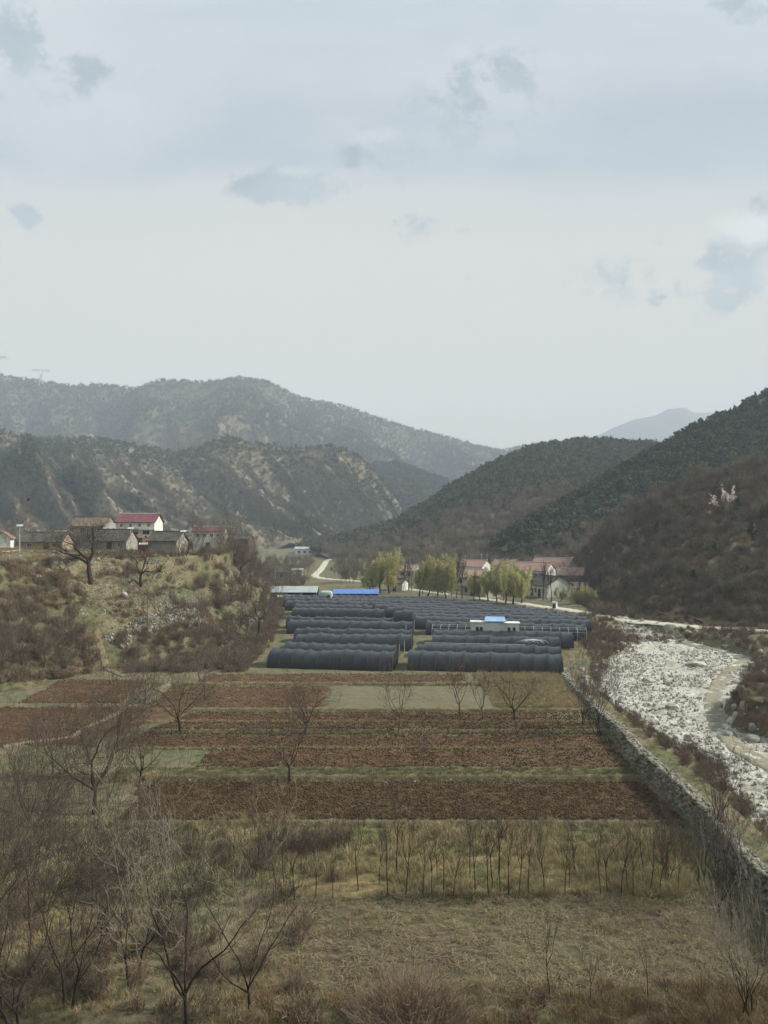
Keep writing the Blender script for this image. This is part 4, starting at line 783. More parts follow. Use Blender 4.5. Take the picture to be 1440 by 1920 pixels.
for i, (px, py, s) in enumerate([(1375, 960, .9), (1437, 850, 1.1)]):
    pass

# ------------------------------------------------------------------ black net tunnels
def tunnel(xa, ya, xb, yb, label, group, h=2.35, hw=3.0, step=1.95, cover=True, bare=False, seed=0):
    """arched tunnel along the line a-b (ridge line on the ground)"""
    L_ = math.hypot(xb - xa, yb - ya); az = math.atan2(yb - ya, xb - xa)
    root = thing('net_tunnel', label, 'tunnel', (xa, ya, 0.02), az, group)
    nb = max(3, round(L_ / step)); st = L_ / nb; r = np.random.default_rng(seed + int(xa * 7) + int(ya * 3)); m = 15
    th = np.linspace(0, PI, m); py_ = -hw * np.sign(np.cos(th)) * np.abs(np.cos(th)) ** .8; pz_ = h * np.sin(th) ** .72
    if cover:
        per = 6; n = nb * per + 1; u = np.arange(n) * L_ / (n - 1); ph = (np.arange(n) % per) / per
        sag = .17 * np.sin(ph * PI) * (1 + .5 * np.repeat(r.normal(0, .5, nb + 1), per)[:n])
        und = 1 + .025 * np.repeat(r.normal(0, 1, nb + 1), per)[:n] * 0
        V = np.zeros((n, m, 3)); V[..., 0] = u[:, None]
        jit = np.interp(u, np.arange(nb + 1) * st, r.normal(0, .085, nb + 1))
        k = 1 - sag[:, None] / h * np.clip(np.sin(th), .2, 1)[None, :]
        V[..., 1] = py_[None, :] * k; V[..., 2] = pz_[None, :] * k + jit[:, None] * np.sin(th)[None, :]
        V[..., 1] += .04 * fbm(u[:, None] * 2 + 0 * th, th[None, :] * 3 + 0 * u[:, None], seed + 2)
        mesh_obj('cover', V.reshape(-1, 3), gridfaces(n, m), M['net'], root, smooth=False)
        for xx in (0.02, L_ - .02):
            pts = [(xx, py_[i] * .985, pz_[i] * .985) for i in range(m)]; mb = MB(); mb.poly(pts, [tuple(range(m))]); mb.build('end_curtain', M['netdark'], root)
        mb = MB()
        for i in range(nb + 1):
            mb.tube([(i * st, py_[q] * 1.01, pz_[q] * 1.012 + jit[min(i * per, n - 1)] * math.sin(th[q])) for q in range(m)], .035, 4)
        mb.build('seams', M['seam'], root)
    if bare:
        for i in range(nb + 1):
            mb = MB(); mb.tube([(i * st, py_[q] * .9, pz_[q] * (1.0 if bare == 1 else .75)) for q in range(m)], .035, 5); mb.build('hoop', M['galv'], root)
        mb = MB()
        for q in (3, 5, 7, 9, 11): mb.tube([(0, py_[q] * .9, pz_[q]), (L_, py_[q] * .9, pz_[q])], .025, 4)
        mb.build('purlin', M['galv'], root)
    return root
def row(px0, px1, pyr, label, group, slope=.028, **k):
    """the ridge line seen from px0 to px1 with its left end at height pyr"""
    h = k.get('h', 2.35); y0 = F * (CZ - h) / (pyr - HOR); x0 = (px0 - 720) / F * y0
    pyr2 = pyr + (px1 - px0) * slope; y1 = F * (CZ - h) / (pyr2 - HOR); x1 = (px1 - 720) / F * y1
    return tunnel(x0, y0, x1, y1, label, group, **k)
gl = 'black net tunnels of the left block'; gr_ = 'black net tunnels of the right block'
LROWS = [(512, 741, 1216, {}), (540, 745, 1204, {}), (558, 773, 1187, {}), (556, 773, 1177, dict(hw=2.4)), (545, 774, 1162, {}), (541, 737, 1155, dict(hw=2.2)), (552, 722, 1139, {}), (556, 700, 1132, {}), (540, 692, 1125, {}), (536, 690, 1119.5, {}), (535, 615, 1115, {})]
for i, (a, b, q, k) in enumerate(LROWS): row(a, b, q, 'long black net tunnel, %s row from the front in the left block' % ordw(i), gl, slope=.026 if i < 2 else .014, **k)
RROWS = [(768, 1052, 1220, .022, {}), (785, 1050, 1206.5, .02, dict(h=1.9, hw=2.4)), (812, 1048, 1190, .02, {}), (814, 1072, 1180.5, .018, {}), (802, 1097, 1164, .022, {}), (780, 1106, 1155, .02, {}), (776, 1100, 1149, .02, {}), (742, 1085, 1143, .022, {}), (728, 1060, 1137.5, .024, {}), (706, 1025, 1132, .025, {}), (640, 985, 1127, .022, {}), (634, 930, 1122.5, .02, {}), (628, 880, 1119, .017, {}), (626, 830, 1116, .01, {})]
for i, (a, b, q, s, k) in enumerate(RROWS): row(a, b, q, 'long black net tunnel, %s row from the front in the right block' % ordw(i), gr_, slope=s, **k)
row(812, 1098, 1170.5, 'uncovered steel hoop frame behind the white cabins', 'bare tunnel frames', slope=.024, cover=False, bare=1, h=2.2, hw=2.2, step=1.6)
row(796, 985, 1205, 'low uncovered steel hoop frame between the front right tunnels', 'bare tunnel frames', slope=.02, cover=False, bare=2, h=2.0, hw=1.2, step=1.9)
for i, (px, Yd) in enumerate([(748, 117), (758, 121), (766, 128), (752, 132), (761, 140), (776, 146)]):
    x, y = (px - 720) / F * Yd, Yd; z = zat(x, y); mb = MB(); mb.tube([(0, 0, -.2), (.05, .02, 2.3)], .07, 6, .05); o_ = mb.build('post', M['concrete']); o_.location = (x, y, z); tag(o_, 'pale bare post in the gap between the tunnel blocks, %s from the front' % ordw(sorted([117, 121, 128, 132, 140, 146]).index(Yd)), 'post', 'posts between the tunnel blocks')
# loose bent hoops heaped on top
x0, y0 = (995 - 720) / F * 121, 119.5
mb = MB()
rj = random.Random(3)
for i in range(7):
    a = rj.uniform(-.4, .4); c = rj.uniform(-1.3, 1.3); mb.tube([(x0 + c + 1.6 * math.cos(t), y0 + a + .6 * math.sin(t * 2), 2.0 + .55 * math.sin(t)) for t in np.linspace(0, PI, 9)], .03, 4)
tag(mb.build('bent_hoops', M['galv']), 'loose bent steel hoops heaped on the second right tunnel', 'hoops')

# ------------------------------------------------------------------ buildings
def house(name, label, cat, x, y, z, rz, w, d, hw, hr, wall, roof, over=.45, wins=(), doors=(), ends=(), ridge=True, gable=None, lean=False, group=None, band=None):
    """w along local x (ridge direction), d along local y; front wall is local -y. wins: (side, u, z, w, h) with side f/b/l/r"""
    root = thing(name, label, cat, (x, y, z - .3), rz, group)
    a, b = w / 2, d / 2
    mb = MB()
    if lean: mb.poly([(-a, -b, 0), (a, -b, 0), (a, b, 0), (-a, b, 0), (-a, -b, hw), (a, -b, hw), (a, b, hw + hr), (-a, b, hw + hr)], [(0, 1, 5, 4), (1, 2, 6, 5), (2, 3, 7, 6), (3, 0, 4, 7), (4, 5, 6, 7)])
    else: mb.poly([(-a, -b, 0), (a, -b, 0), (a, b, 0), (-a, b, 0), (-a, -b, hw), (a, -b, hw), (a, b, hw), (-a, b, hw), (-a, 0, hw + hr), (a, 0, hw + hr)], [(0, 1, 5, 4), (2, 3, 7, 6), (1, 2, 6, 9, 5), (3, 0, 4, 8, 7), (4, 5, 9, 8), (6, 7, 8, 9)])
    mb.build('wall', M[wall], root)
    t = .16; o = over; mb = MB(); k = hr / b; A = a + o * .6
    if lean:
        k = hr / d; y0_, y1_ = -b - o, b + o; z0 = hw - k * o + .03; z1 = hw + hr + k * o + .03
        mb.poly([(-A, y0_, z0), (A, y0_, z0), (A, y1_, z1), (-A, y1_, z1), (-A, y0_, z0 + t), (A, y0_, z0 + t), (A, y1_, z1 + t), (-A, y1_, z1 + t)], [(3, 2, 1, 0), (4, 5, 6, 7), (0, 1, 5, 4), (1, 2, 6, 5), (2, 3, 7, 6), (3, 0, 4, 7)])
    else:
        ze = hw - k * o + .03; zr = hw + hr + .03
        for s in (-1, 1):
            y0_ = s * (b + o); P_ = [(-A, y0_, ze), (A, y0_, ze), (A, 0, zr), (-A, 0, zr), (-A, y0_, ze + t), (A, y0_, ze + t), (A, 0, zr + t), (-A, 0, zr + t)]
            mb.poly(P_, [(3, 2, 1, 0), (4, 5, 6, 7), (0, 1, 5, 4), (1, 2, 6, 5), (3, 0, 4, 7)])
        # tile ribs running down the slope
        for i in range(int(2 * A / .55) + 1):
            xx = -A + .05 + i * .55
            for s in (-1, 1):
                y0_ = s * (b + o); mb.poly([(xx, y0_, ze + t), (xx + .16, y0_, ze + t), (xx + .16, 0, zr + t), (xx, 0, zr + t), (xx + .08, y0_, ze + t + .08), (xx + .08, 0, zr + t + .08)], [(0, 4, 5, 3), (4, 1, 2, 5), (0, 1, 4)])
    rf = mb.build('roof', M[roof], root)
    if ridge and not lean:
        mb = MB(); zz = hw + hr + t + .1
        mb.tube([(-A - .1, 0, zz + .28), (-A + .6, 0, zz + .02), (0, 0, zz), (A - .6, 0, zz + .02), (A + .1, 0, zz + .28)], .12, 6); mb.build('ridge_cap', M['frame' if roof in ('redroof', 'salmon', 'magenta') else roof], rf)
    def opening(side, u, zz, ww, hh, mat, nm, frm):
        mb = MB(); g = MB(); e = .07
        def bx(m, u0, u1, z0, z1, o0, o1):
            if side == 'f': m.box(u0, u1, -b - o1, -b - o0, z0, z1)
            elif side == 'b': m.box(u0, u1, b + o0, b + o1, z0, z1)
            elif side == 'r': m.box(a + o0, a + o1, u0, u1, z0, z1)
            else: m.box(-a - o1, -a - o0, u0, u1, z0, z1)
        bx(mb, u - ww / 2 - e, u + ww / 2 + e, zz - e, zz, .0, .06); bx(mb, u - ww / 2 - e, u + ww / 2 + e, zz + hh, zz + hh + e, 0, .06)
        bx(mb, u - ww / 2 - e, u - ww / 2, zz, zz + hh, 0, .06); bx(mb, u + ww / 2, u + ww / 2 + e, zz, zz + hh, 0, .06)
        if nm == 'window': bx(mb, u - .03, u + .03, zz, zz + hh, .025, .05)
        q = mb.build(nm, M[frm], root); bx(g, u - ww / 2, u + ww / 2, zz, zz + hh, .003, .02); g.build('pane' if nm == 'window' else 'leaf', M[mat], q)
    for wd in wins: opening(*wd, 'glass', 'window', 'frame')
    for dd in doors: opening(*dd, 'wood', 'door', 'wood')
    if band:
        mb = MB(); mb.box(-a - .25, a + .25, -b - .9, -b - .01, band - .1, band + .08); mb.build('balcony', M['frame'], root)
    return root
def hpos(px, Yd, z=None):
    x = (px - 720) / F * Yd; return x, Yd, (zat(x, Yd) if z is None else z)
def W(side, us, z, w=1.2, h=1.3): return [(side, u, z, w, h) for u in us]
# right village
house('village_house', 'white gabled house with grey roof beside the willows, largest white gable', 'house', *hpos(1030, 216), -1.15, 9.5, 8.8, 3.6, 2.3, 'white', 'greyroof', doors=[('f', -2.5, 0.3, 1.1, 2.1), ('f', 1.2, .3, 1.1, 2.1)], wins=W('f', (-.6, 3.2), 1.3, .9, 1.3))
house('village_house', 'tall white house with red tiled roof behind the white gable', 'house', *hpos(995, 230), -.55, 13, 8.5, 7.2, 2.1, 'white', 'redroof', wins=W('f', (-4.8, -2.2, .4, 3, 5.2), 5) + W('f', (-4.8, -2.2, 3, 5.2), 1.6) + W('l', (-1.5, 1.8), 5), doors=[('f', .4, .3, 1.2, 2.2)], band=4.0)
house('village_house', 'three storey pale house with dark doorways between willows and white gable', 'house', *hpos(973, 224), -.45, 7, 8, 6.2, 1.2, 'white', 'salmon', wins=W('f', (-2.2, 0, 2.2), 4.2, .9) + W('l', (-2, 1.5), 4.2), doors=[('f', -1.8, .3, 1.1, 2.2), ('f', 1.2, .3, 1.1, 2.2)])
house('village_house', 'large house with wide dull red roof in the middle of the right village', 'house', *hpos(1038, 246), -.55, 12.5, 9.5, 7.4, 2.5, 'palewall', 'redroof', wins=W('f', (-5, -2, 1, 4), 5.2) + W('f', (-5, -2, 1, 4), 2), band=4.2)
house('village_house', 'dark brick house with salmon roof at the right of the village', 'house', *hpos(1070, 236), -.25, 8, 7.5, 5.2, 1.8, 'brick', 'salmon', wins=W('f', (-2, 1.5), 3.2), doors=[('f', 0, .3, 1.1, 2.1)])
house('outbuilding', 'low brick outbuilding with red roof right of the white gable', 'outbuilding', *hpos(1077, 222), -.3, 7, 5, 2.4, 1.1, 'brick', 'redroof', doors=[('f', 1.5, .3, 1.1, 1.9)], wins=W('f', (-1.5,), 1.1, .9, .8))
house('village_house', 'white house with red roof above the salmon roof at the left of the village', 'house', *hpos(890, 258), -.6, 9.5, 7.5, 7.3, 1.9, 'white', 'redroof', wins=W('f', (-3, -.5, 2.4), 5.2) + W('l', (-1.6, 1.4), 5.2), band=4.0)
house('village_house', 'pale house with salmon roof in front of the upper white house', 'house', *hpos(885, 242), -.5, 8.5, 8.5, 4.6, 2.2, 'palewall', 'salmon', wins=W('f', (-2.5, 0, 2.5), 2.8))
house('barn', 'tan barn with brown gabled roof behind the willows', 'barn', *hpos(908, 222), -1.0, 12, 9, 3.2, 2.4, 'palewall', 'brownroof', wins=W('f', (-3, 3), 1.4) + W('l', (0,), 1.6), doors=[('f', 0, .3, 1.6, 2.2)])
house('village_house', 'small red roofed house between the two groups of the right village', 'house', *hpos(948, 268), -.4, 8, 7, 6.6, 1.6, 'palewall', 'redroof', wins=W('f', (-2, 1), 4.6))
house('village_house', 'red roofed house with white ridge ends beside the tall white house', 'house', *hpos(975, 256), -.5, 9, 8, 6, 2, 'palewall', 'salmon', wins=W('f', (-2.6, .4, 2.8), 4.2))
house('village_house', 'tan house with low brown gable on the slope above the village', 'house', *hpos(1069, 276), -1.3, 7, 7, 7.2, 1.8, 'tanwall', 'brownroof', wins=W('f', (-1.5, 1.5), 4.6))
house('village_house', 'grey flat roofed house highest on the right of the village', 'house', *hpos(1092, 268), -.2, 12, 7, 6.4, .5, 'greywall', 'greyroof', wins=W('f', (-4, -1.5, 1.5, 4), 4.3), lean=True, ridge=False)
house('village_house', 'pink roofed house half hidden behind the middle willows', 'house', *hpos(838, 246), -.5, 8, 7.5, 6, 2, 'palewall', 'salmon', wins=W('f', (-2, 1), 4) + W('f', (-2, 1), 1.4))
house('village_house', 'pale house half hidden behind the left willows', 'house', *hpos(762, 262), -.45, 9, 7, 5.6, 1.9, 'palewall', 'salmon', wins=W('f', (-2.6, 0, 2.6), 3.8))
house('village_house', 'small white house at the lane end near the left willows', 'house', *hpos(745, 240), -.4, 5.5, 5, 2.8, 1.1, 'white', 'brownroof', doors=[('f', 0, .3, 1, 2)])
# white hut by the road
x, y, z = hpos(1040, 184); house('roadside_hut', 'tiny white pump hut beside the road', 'hut', x, y, z, -.5, 1.1, 1.0, 1.7, .22, 'white', 'palewall' if False else 'greymetal', over=.1, ridge=False, doors=[('f', 0, .25, .5, 1.2)])
# left village
house('village_house', 'white two storey house with crimson metal roof on the terrace', 'house', *hpos(262, 186), .04, 9.4, 8, 7.3, 1.9, 'white', 'magenta', wins=W('f', (-3.3, -1.1, 1.1, 3.3), 6.2, .6, .6) + W('f', (2.7,), 4.3, 1.6, 1.0), doors=[('f', .3, .3, 1.4, 2.3), ('f', 0.2, 3.6, 1.0, 2.0)], band=5.4)
house('village_house', 'large house with brown tiled roof and white gable left of the crimson roof', 'house', *hpos(176, 198), -.12, 9.5, 8, 6.3, 2.2, 'greywall', 'brownroof', wins=W('f', (-4, -1, 2), 4.6) + W('r', (-1.5, 1.5), 4.8, .8, 1))
house('village_house', 'long low house with dark grey tiles in front of the brown roofed house', 'house', *hpos(213, 166), -.05, 8.4, 6.5, 2.6, 2.2, 'greywall', 'greyroof', wins=W('f', (-2.6, 2.8), 1.2, .9, .9), doors=[('f', .4, .3, 1, 1.9)])
house('village_house', 'grey walled house with black tiles and white verge at the terrace edge', 'house', *hpos(315, 155), -.14, 6.2, 5.6, 3.0, 1.6, 'greywall', 'greyroof', wins=())
house('outbuilding', 'red brick outbuilding between the crimson roofed and black tiled houses', 'outbuilding', *hpos(258, 176), 0, 3.2, 3, 3.3, .6, 'brick', 'brownroof', ridge=False)
house('courtyard_gate', 'red courtyard gate with pale lintel at the terrace edge', 'gate', *hpos(272, 158), 0, 2.4, .6, 1.9, .25, 'redpaint', 'frame', over=.1, ridge=False)
house('village_house', 'long low dark roofed house at the left of the village', 'house', *hpos(88, 172), .03, 9.5, 6.5, 2.2, 1.9, 'tanwall', 'greyroof', wins=W('f', (-2.6, 3), 1.0, .9, .8), doors=[('f', 1.2, .3, 1, 1.8)])
house('outbuilding', 'small red roofed outbuilding behind the long dark roof', 'outbuilding', *hpos(117, 186), -.2, 3.6, 4, 3.6, 1.2, 'brick', 'redroof', ridge=False)
house('village_house', 'white gabled house at the far left of the village', 'house', *hpos(10, 190), -1.3, 4.5, 3.2, 3.0, 1.3, 'white', 'redroof', ridge=False)
house('village_house', 'white house with red metal roof below the spurred hill', 'house', *hpos(394, 222), .05, 9.2, 7, 5.8, 1.3, 'white', 'magenta', wins=W('f', (-3, -1, 1, 3), 4.3, .9, .8), doors=[('f', 0, .3, 1.2, 2.2)])
house('village_house', 'small brick house with grey tiles on the bank right of the red metal roof', 'house', *hpos(452, 232), -.1, 6.4, 6, 4.2, 1.0, 'brick', 'greyroof', wins=W('f', (-2, .3, 2.2), 2.6))
house('village_house', 'dark roofed farmhouse at the end of the left terrace', 'house', *hpos(519, 284), .05, 9, 6.5, 3.6, 1.9, 'greywall', 'greyroof', wins=W('f', (-2, 2), 1.6), doors=[('f', 0, .3, 1.1, 2)])
house('outbuilding', 'small white outbuilding beside the dark roofed farmhouse', 'outbuilding', *hpos(557, 290), 0, 4.2, 4, 3.8, .4, 'white', 'greymetal', lean=True, ridge=False, wins=W('f', (-1, 1), 1.6, .7, .8))
house('village_house', 'far white building at the valley mouth below the cliff', 'house', *hpos(583, 520), 0, 22, 8, 5, 1.2, 'white', 'greymetal', wins=W('f', (-8, -4, 0, 4, 8), 2.2, 1.6, 1.4))
# sheds by the tunnels
def shed(label, px0, px1, Yd, h0, roofm, dr=5, rise=1.1, wall=None, catn='shed'):
    x0 = (px0 - 720) / F * Yd; x1 = (px1 - 720) / F * Yd; w = x1 - x0; root = thing('open_shed', label, catn, ((x0 + x1) / 2, Yd, 0.05), -.01)
    mb = MB(); a = w / 2; n = int(w / .5)
    for s, (ya, za, yb, zb) in enumerate([(-dr / 2, h0, 0, h0 + rise), (0, h0 + rise, dr / 2, h0)]):
        for i in range(n):
            xa = -a + i * w / n; xb = xa + w / n; xm = (xa + xb) / 2
            mb.poly([(xa, ya, za), (xb, ya, za), (xb, yb, zb), (xa, yb, zb), (xm, ya, za + .05), (xm, yb, zb + .05)], [(0, 4, 5, 3), (4, 1, 2, 5)])
        mb.poly([(-a, ya, za - .06), (a, ya, za - .06), (a, yb, zb - .06), (-a, yb, zb - .06)], [(3, 2, 1, 0)])
    mb.build('roof', M[roofm], root)
    for i in range(max(2, int(w / 4)) + 1):
        xx = -a + .2 + i * (w - .4) / max(2, int(w / 4))
        for yy in (-dr / 2 + .2, dr / 2 - .2): mb = MB(); mb.box(xx - .06, xx + .06, yy - .06, yy + .06, 0, h0 + .05); mb.build('post', M['galv'], root)
    mb = MB(); mb.box(-a + .3, a - .3, dr / 2 - .35, dr / 2 - .3, 0, h0 - .1); mb.build('back_panel', M[wall or 'netdark'], root)
    return root
shed('long open shed with grey metal roof behind the left tunnels', 456, 597, 214, 1.9, 'greymetal', 7, 1.5)
shed('shed with bright blue metal roof behind the tunnels', 625, 711, 219, 1.0, 'blue', 6, 1.1)
shed('narrow lean shed with pale roof edge before the grey shed', 520, 552, 207, 1.1, 'greymetal', 3, .4)
v, f = rock(np.random.default_rng(9), .9)
import bmesh
def tarpheap():
    bm = bmesh.new(); bmesh.ops.create_icosphere(bm, subdivisions=4, radius=1); v = np.array([q.co[:] for q in bm.verts]); f = [tuple(w.index for w in q.verts) for q in bm.faces]; bm.free()
    v = np.sign(v) * np.abs(v) ** .55 * np.array([1.9, 1.2, 1.1]); v[:, 2] = np.maximum(v[:, 2], -1) ; v *= (1 + .12 * fbm(v[:, 0] * 2, v[:, 1] * 2 + v[:, 2] * 3, 4))[:, None]
    return v, f
v, f = tarpheap(); x, y, _ = hpos(611, 208, 0); tag(mesh_obj('covered_machine', v, f, M['tarp'], smooth=True, loc=(x, y, 1.5)), 'machine wrapped in pale tarpaulin beside the blue shed', 'machine')
# white cabins with solar roof
cx, cy = (924 - 720) / F * 136, 133.2
root = thing('site_cabin', 'white low cabins with a pale blue solar panel roof among the tunnels', 'cabin', (cx, cy, .6), -.1)
mb = MB(); mb.box(-4.3, -1.6, -1.1, 1.1, 0, 2.3); mb.box(-1.598, 1.6, -1.25, 1.0, 0, 2.35); mb.box(1.602, 4.2, -1.1, 1.1, 0, 2.2); mb.build('wall', M['white'], root)
mb = MB(); mb.box(-4.45, -1.65, -1.25, 1.25, 2.303, 2.4); mb.box(1.65, 4.35, -1.25, 1.25, 2.203, 2.3); mb.build('roof', M['white'], root)
root.scale = (1, 1, 1.32)
mb = MB(); mb.poly([(-1.9, -1.5, 2.45), (1.9, -1.5, 2.45), (1.7, 1.2, 2.85), (-1.7, 1.2, 2.85), (-1.9, -1.5, 2.53), (1.9, -1.5, 2.53), (1.7, 1.2, 2.93), (-1.7, 1.2, 2.93)], [(3, 2, 1, 0), (4, 5, 6, 7), (0, 1, 5, 4), (1, 2, 6, 5), (2, 3, 7, 6), (3, 0, 4, 7)]); mb.build('solar_panel', M['panel'], root)
for u in (-3.2, -2.5, 2.4, 3.3):
    mb = MB(); mb.box(u - .25, u + .25, -1.14, -1.103, 1.1, 1.7); mb.build('window', M['glass'], root)

# ------------------------------------------------------------------ lamps, poles, pylons
def pole(px, py, h, label, name='utility_pole', mat='concrete', r_=.13, arms=True, z=None, Yd=None):
    if Yd: x, y, zz = hpos(px, Yd)
    else: x, y, zz = at(px, py)
    root = thing(name, label, 'pole', (x, y, zz), .2)
    mb = MB(); mb.tube([(0, 0, -.3), (0, 0, h)], r_, 8, r_ * .65); mb.build('post', M[mat], root)
    if arms:
        mb = MB(); mb.box(-.7, .7, -.05, .05, h - .5, h - .4); mb.build('crossarm', M['galv'], root)
        for u in (-.6, 0, .6): mb = MB(); mb.tube([(u, 0, h - .4), (u, 0, h - .22)], .05, 6); mb.build('insulator', M['concrete'], root)
    return root
def lamp(px, Yd, h, label):
    x, y, z = hpos(px, Yd); root = thing('street_lamp', label, 'street lamp', (x, y, z), .1, 'solar street lamps on the terrace')
    mb = MB(); mb.tube([(0, 0, -.2), (0, 0, h)], .09, 8, .06); mb.build('post', M['frame'], root)
    mb = MB(); mb.tube([(0, 0, h - .9), (.5, 0, h - .55), (1.0, 0, h - .45)], .04, 6); a = mb.build('arm', M['frame'], root)
    mb = MB(); mb.box(.7, 1.3, -.13, .13, h - .5, h - .42); mb.build('lamp_head', M['frame'], a)
    mb = MB(); mb.poly([(-.6, -.35, h + .05), (.6, -.35, h + .05), (.6, .35, h + .35), (-.6, .35, h + .35), (-.6, -.35, h + .1), (.6, -.35, h + .1), (.6, .35, h + .4), (-.6, .35, h + .4)], [(3, 2, 1, 0), (4, 5, 6, 7), (0, 1, 5, 4), (1, 2, 6, 5), (2, 3, 7, 6), (3, 0, 4, 7)]); mb.build('solar_panel', M['frame'], root)
    mb = MB(); mb.box(-.14, .14, -.12, .12, h - .1, h + .04); mb.build('battery_box', M['frame'], root)
lamp(37, 150, 5.2, 'white solar street lamp beside the poplar with the nest')
lamp(245, 152, 5.0, 'white solar street lamp before the crimson roofed house')
lamp(344, 149, 4.6, 'white solar street lamp at the corner of the black tiled house')
pole(675, 0, 8, 'slim pale pole left of the left willows', Yd=285); pole(692, 0, 4, 'short pole behind the blue roofed shed', Yd=228)
pole(649, 0, 6, 'far slim pole beside the far road', Yd=330); pole(516, 0, 6.5, 'pale pole before the dark roofed farmhouse', Yd=270)
pole(873, 0, 10.5, 'tall pole left of the upper white house', Yd=262); pole(903, 0, 11, 'thin mast behind the upper white house', Yd=266); pole(913, 0, 10.5, 'mast right of the upper white house', Yd=270)
def pylon(px, pyb, pyt, Yd, label):
    s = Yd / F; x = (px - 720) * s; z0 = CZ + (HOR - pyb) * s; H = (pyb - pyt) * s
    root = thing('power_pylon', label, 'pylon', (x, Yd, z0), .3, 'power pylons on the far ridge'); w = H * .11; th = .55
    mb = MB()
    for sx in (-1, 1):
        for sy in (-1, 1): mb.tube([(sx * w, sy * w, 0), (sx * w * .35, sy * w * .35, H * .72), (sx * w * 1.5, sy * w * .2, H * .98)], th, 4)
    for i in range(6):
        t0, t1 = i / 6, (i + 1) / 6; a, b = w * (1 - .65 * t0), w * (1 - .65 * t1)
        for sy in (-1, 1): mb.tube([(-a, sy * a, t0 * .72 * H), (b, sy * b, t1 * .72 * H)], th * .6, 3); mb.tube([(a, sy * a, t0 * .72 * H), (-b, sy * b, t1 * .72 * H)], th * .6, 3)
    mb.build('lattice_tower', M['galv'], root)
    mb = MB(); A = H * .52
    mb.tube([(-A, 0, H * .93), (A, 0, H * .93)], th, 4); mb.tube([(-A, 0, H * .93), (-w * 1.4, 0, H), (w * 1.4, 0, H), (A, 0, H * .93)], th, 4); mb.tube([(-A, 0, H), (A, 0, H)], th * .8, 3)
    for u in (-A, -A * .5, A * .5, A): mb.tube([(u, 0, H * .93), (u * .9, 0, H * .8)], th * .6, 3)
    mb.build('crossarm', M['galv'], root)
    return (x, Yd, z0 + H * .85, A)
pa = pylon(77, 724, 693, 2080, 'grey lattice power pylon on the far ridge left of the summit')
pb = pylon(-4, 700, 668, 1900, 'grey lattice power pylon cut by the left edge of the photo')
for i, u in enumerate((-.9, 0, .9)):
    mb = MB(); t = np.linspace(0, 1, 14)
    mb.tube([(pb[0] + (pa[0] - pb[0]) * k + u * pa[3], pb[1] + (pa[1] - pb[1]) * k, pb[2] + (pa[2] - pb[2]) * k - 26 * 4 * k * (1 - k) * .4) for k in t], .12, 3)
    tag(mb.build('power_line', M['galv']), ['lower', 'middle', 'upper'][i] + ' power line strung between the two far pylons', 'power line', 'power lines on the ridge')

# ------------------------------------------------------------------ big single boulders
for i, (px, py, s, lb) in enumerate([(233, 1118, 1.5, 'pale boulder on the terrace below the gnarled walnut'), (72, 1083, 1.1, 'white boulder high on the near left bank'), (1305, 1250, 2.6, 'broad flat white boulder in the middle of the riverbed'), (1262, 1330, 1.6, 'white boulder at the shrubs beside the dirt track'), (1257, 1198, 1.5, 'white boulder below the road fork'), (1365, 1382, 1.5, 'tan boulder under the earth bank at the right'), (1412, 1392, 1.6, 'white boulder under the earth bank at the right edge'), (1142, 1161, 1.3, 'pale boulder beside the road near the rubble'), (1290, 1190, 1.6, 'grey boulder right of the road fork'), (1215, 1279, 1.9, 'flat grey slab in the riverbed left of centre')]):
    v, f = rock(np.random.default_rng(60 + i), .6); x, y, z = at(px, py); tag(mesh_obj('boulder', v * s, f, M['boulder'], loc=(x, y, z + .15 * s)), lb, 'boulder')

# ------------------------------------------------------------------ air
mb = MB(); mb.box(-4400, 4600, -60, 5700, -9, 960)
hz = mb.build('haze', None); tag(hz, 'thin pale haze filling the valley', kind='stuff')
m = bpy.data.materials.new('haze'); m.use_nodes = True; N = m.node_tree.nodes; N.clear(); o = N.new('ShaderNodeOutputMaterial'); pv = N.new('ShaderNodeVolumePrincipled')
pv.inputs['Color'].default_value = (.76, .875, .99, 1); pv.inputs['Density'].default_value = .00028; pv.inputs['Anisotropy'].default_value = .0
m.node_tree.links.new(pv.outputs[0], o.inputs['Volume']); hz.data.materials.append(m)

# ------------------------------------------------------------------ sky, sun, camera
SUN_EL, SUN_AZ = math.radians(37), math.radians(82)     # azimuth from the view direction towards the right
w = bpy.data.worlds.new('World'); SC.world = w; w.use_nodes = True; N = w.node_tree.nodes; K = w.node_tree.links; N.clear()
out = N.new('ShaderNodeOutputWorld'); bg = N.new('ShaderNodeBackground'); K.new(bg.outputs[0], out.inputs[0])
sky = N.new('ShaderNodeTexSky'); sky.sky_type = 'NISHITA'; sky.sun_disc = False; sky.sun_elevation = SUN_EL; sky.sun_rotation = SUN_AZ; sky.dust_density = 3
tc = N.new('ShaderNodeTexCoord'); sx = N.new('ShaderNodeSeparateXYZ'); K.new(tc.outputs['Generated'], sx.inputs[0])
def mth(op, a, b=None, c=None, clamp=False):
    q = N.new('ShaderNodeMath'); q.operation = op; q.use_clamp = clamp
    for i, v in enumerate((a, b, c)):
        if v is None: continue
        if isinstance(v, (int, float)): q.inputs[i].default_value = v
        else: K.new(v, q.inputs[i])
    return q.outputs[0]
def mixc(f, a, b, mode='MIX'):
    q = N.new('ShaderNodeMix'); q.data_type = 'RGBA'; q.blend_type = mode
    if isinstance(f, float): q.inputs['Factor'].default_value = f
    else: K.new(f, q.inputs['Factor'])
    for k, v in (('A', a), ('B', b)):
        if isinstance(v, tuple): q.inputs[k].default_value = v
        else: K.new(v, q.inputs[k])
    return q.outputs['Result']
ysafe = mth('MAXIMUM', mth('ABSOLUTE', sx.outputs['Y']), .05)
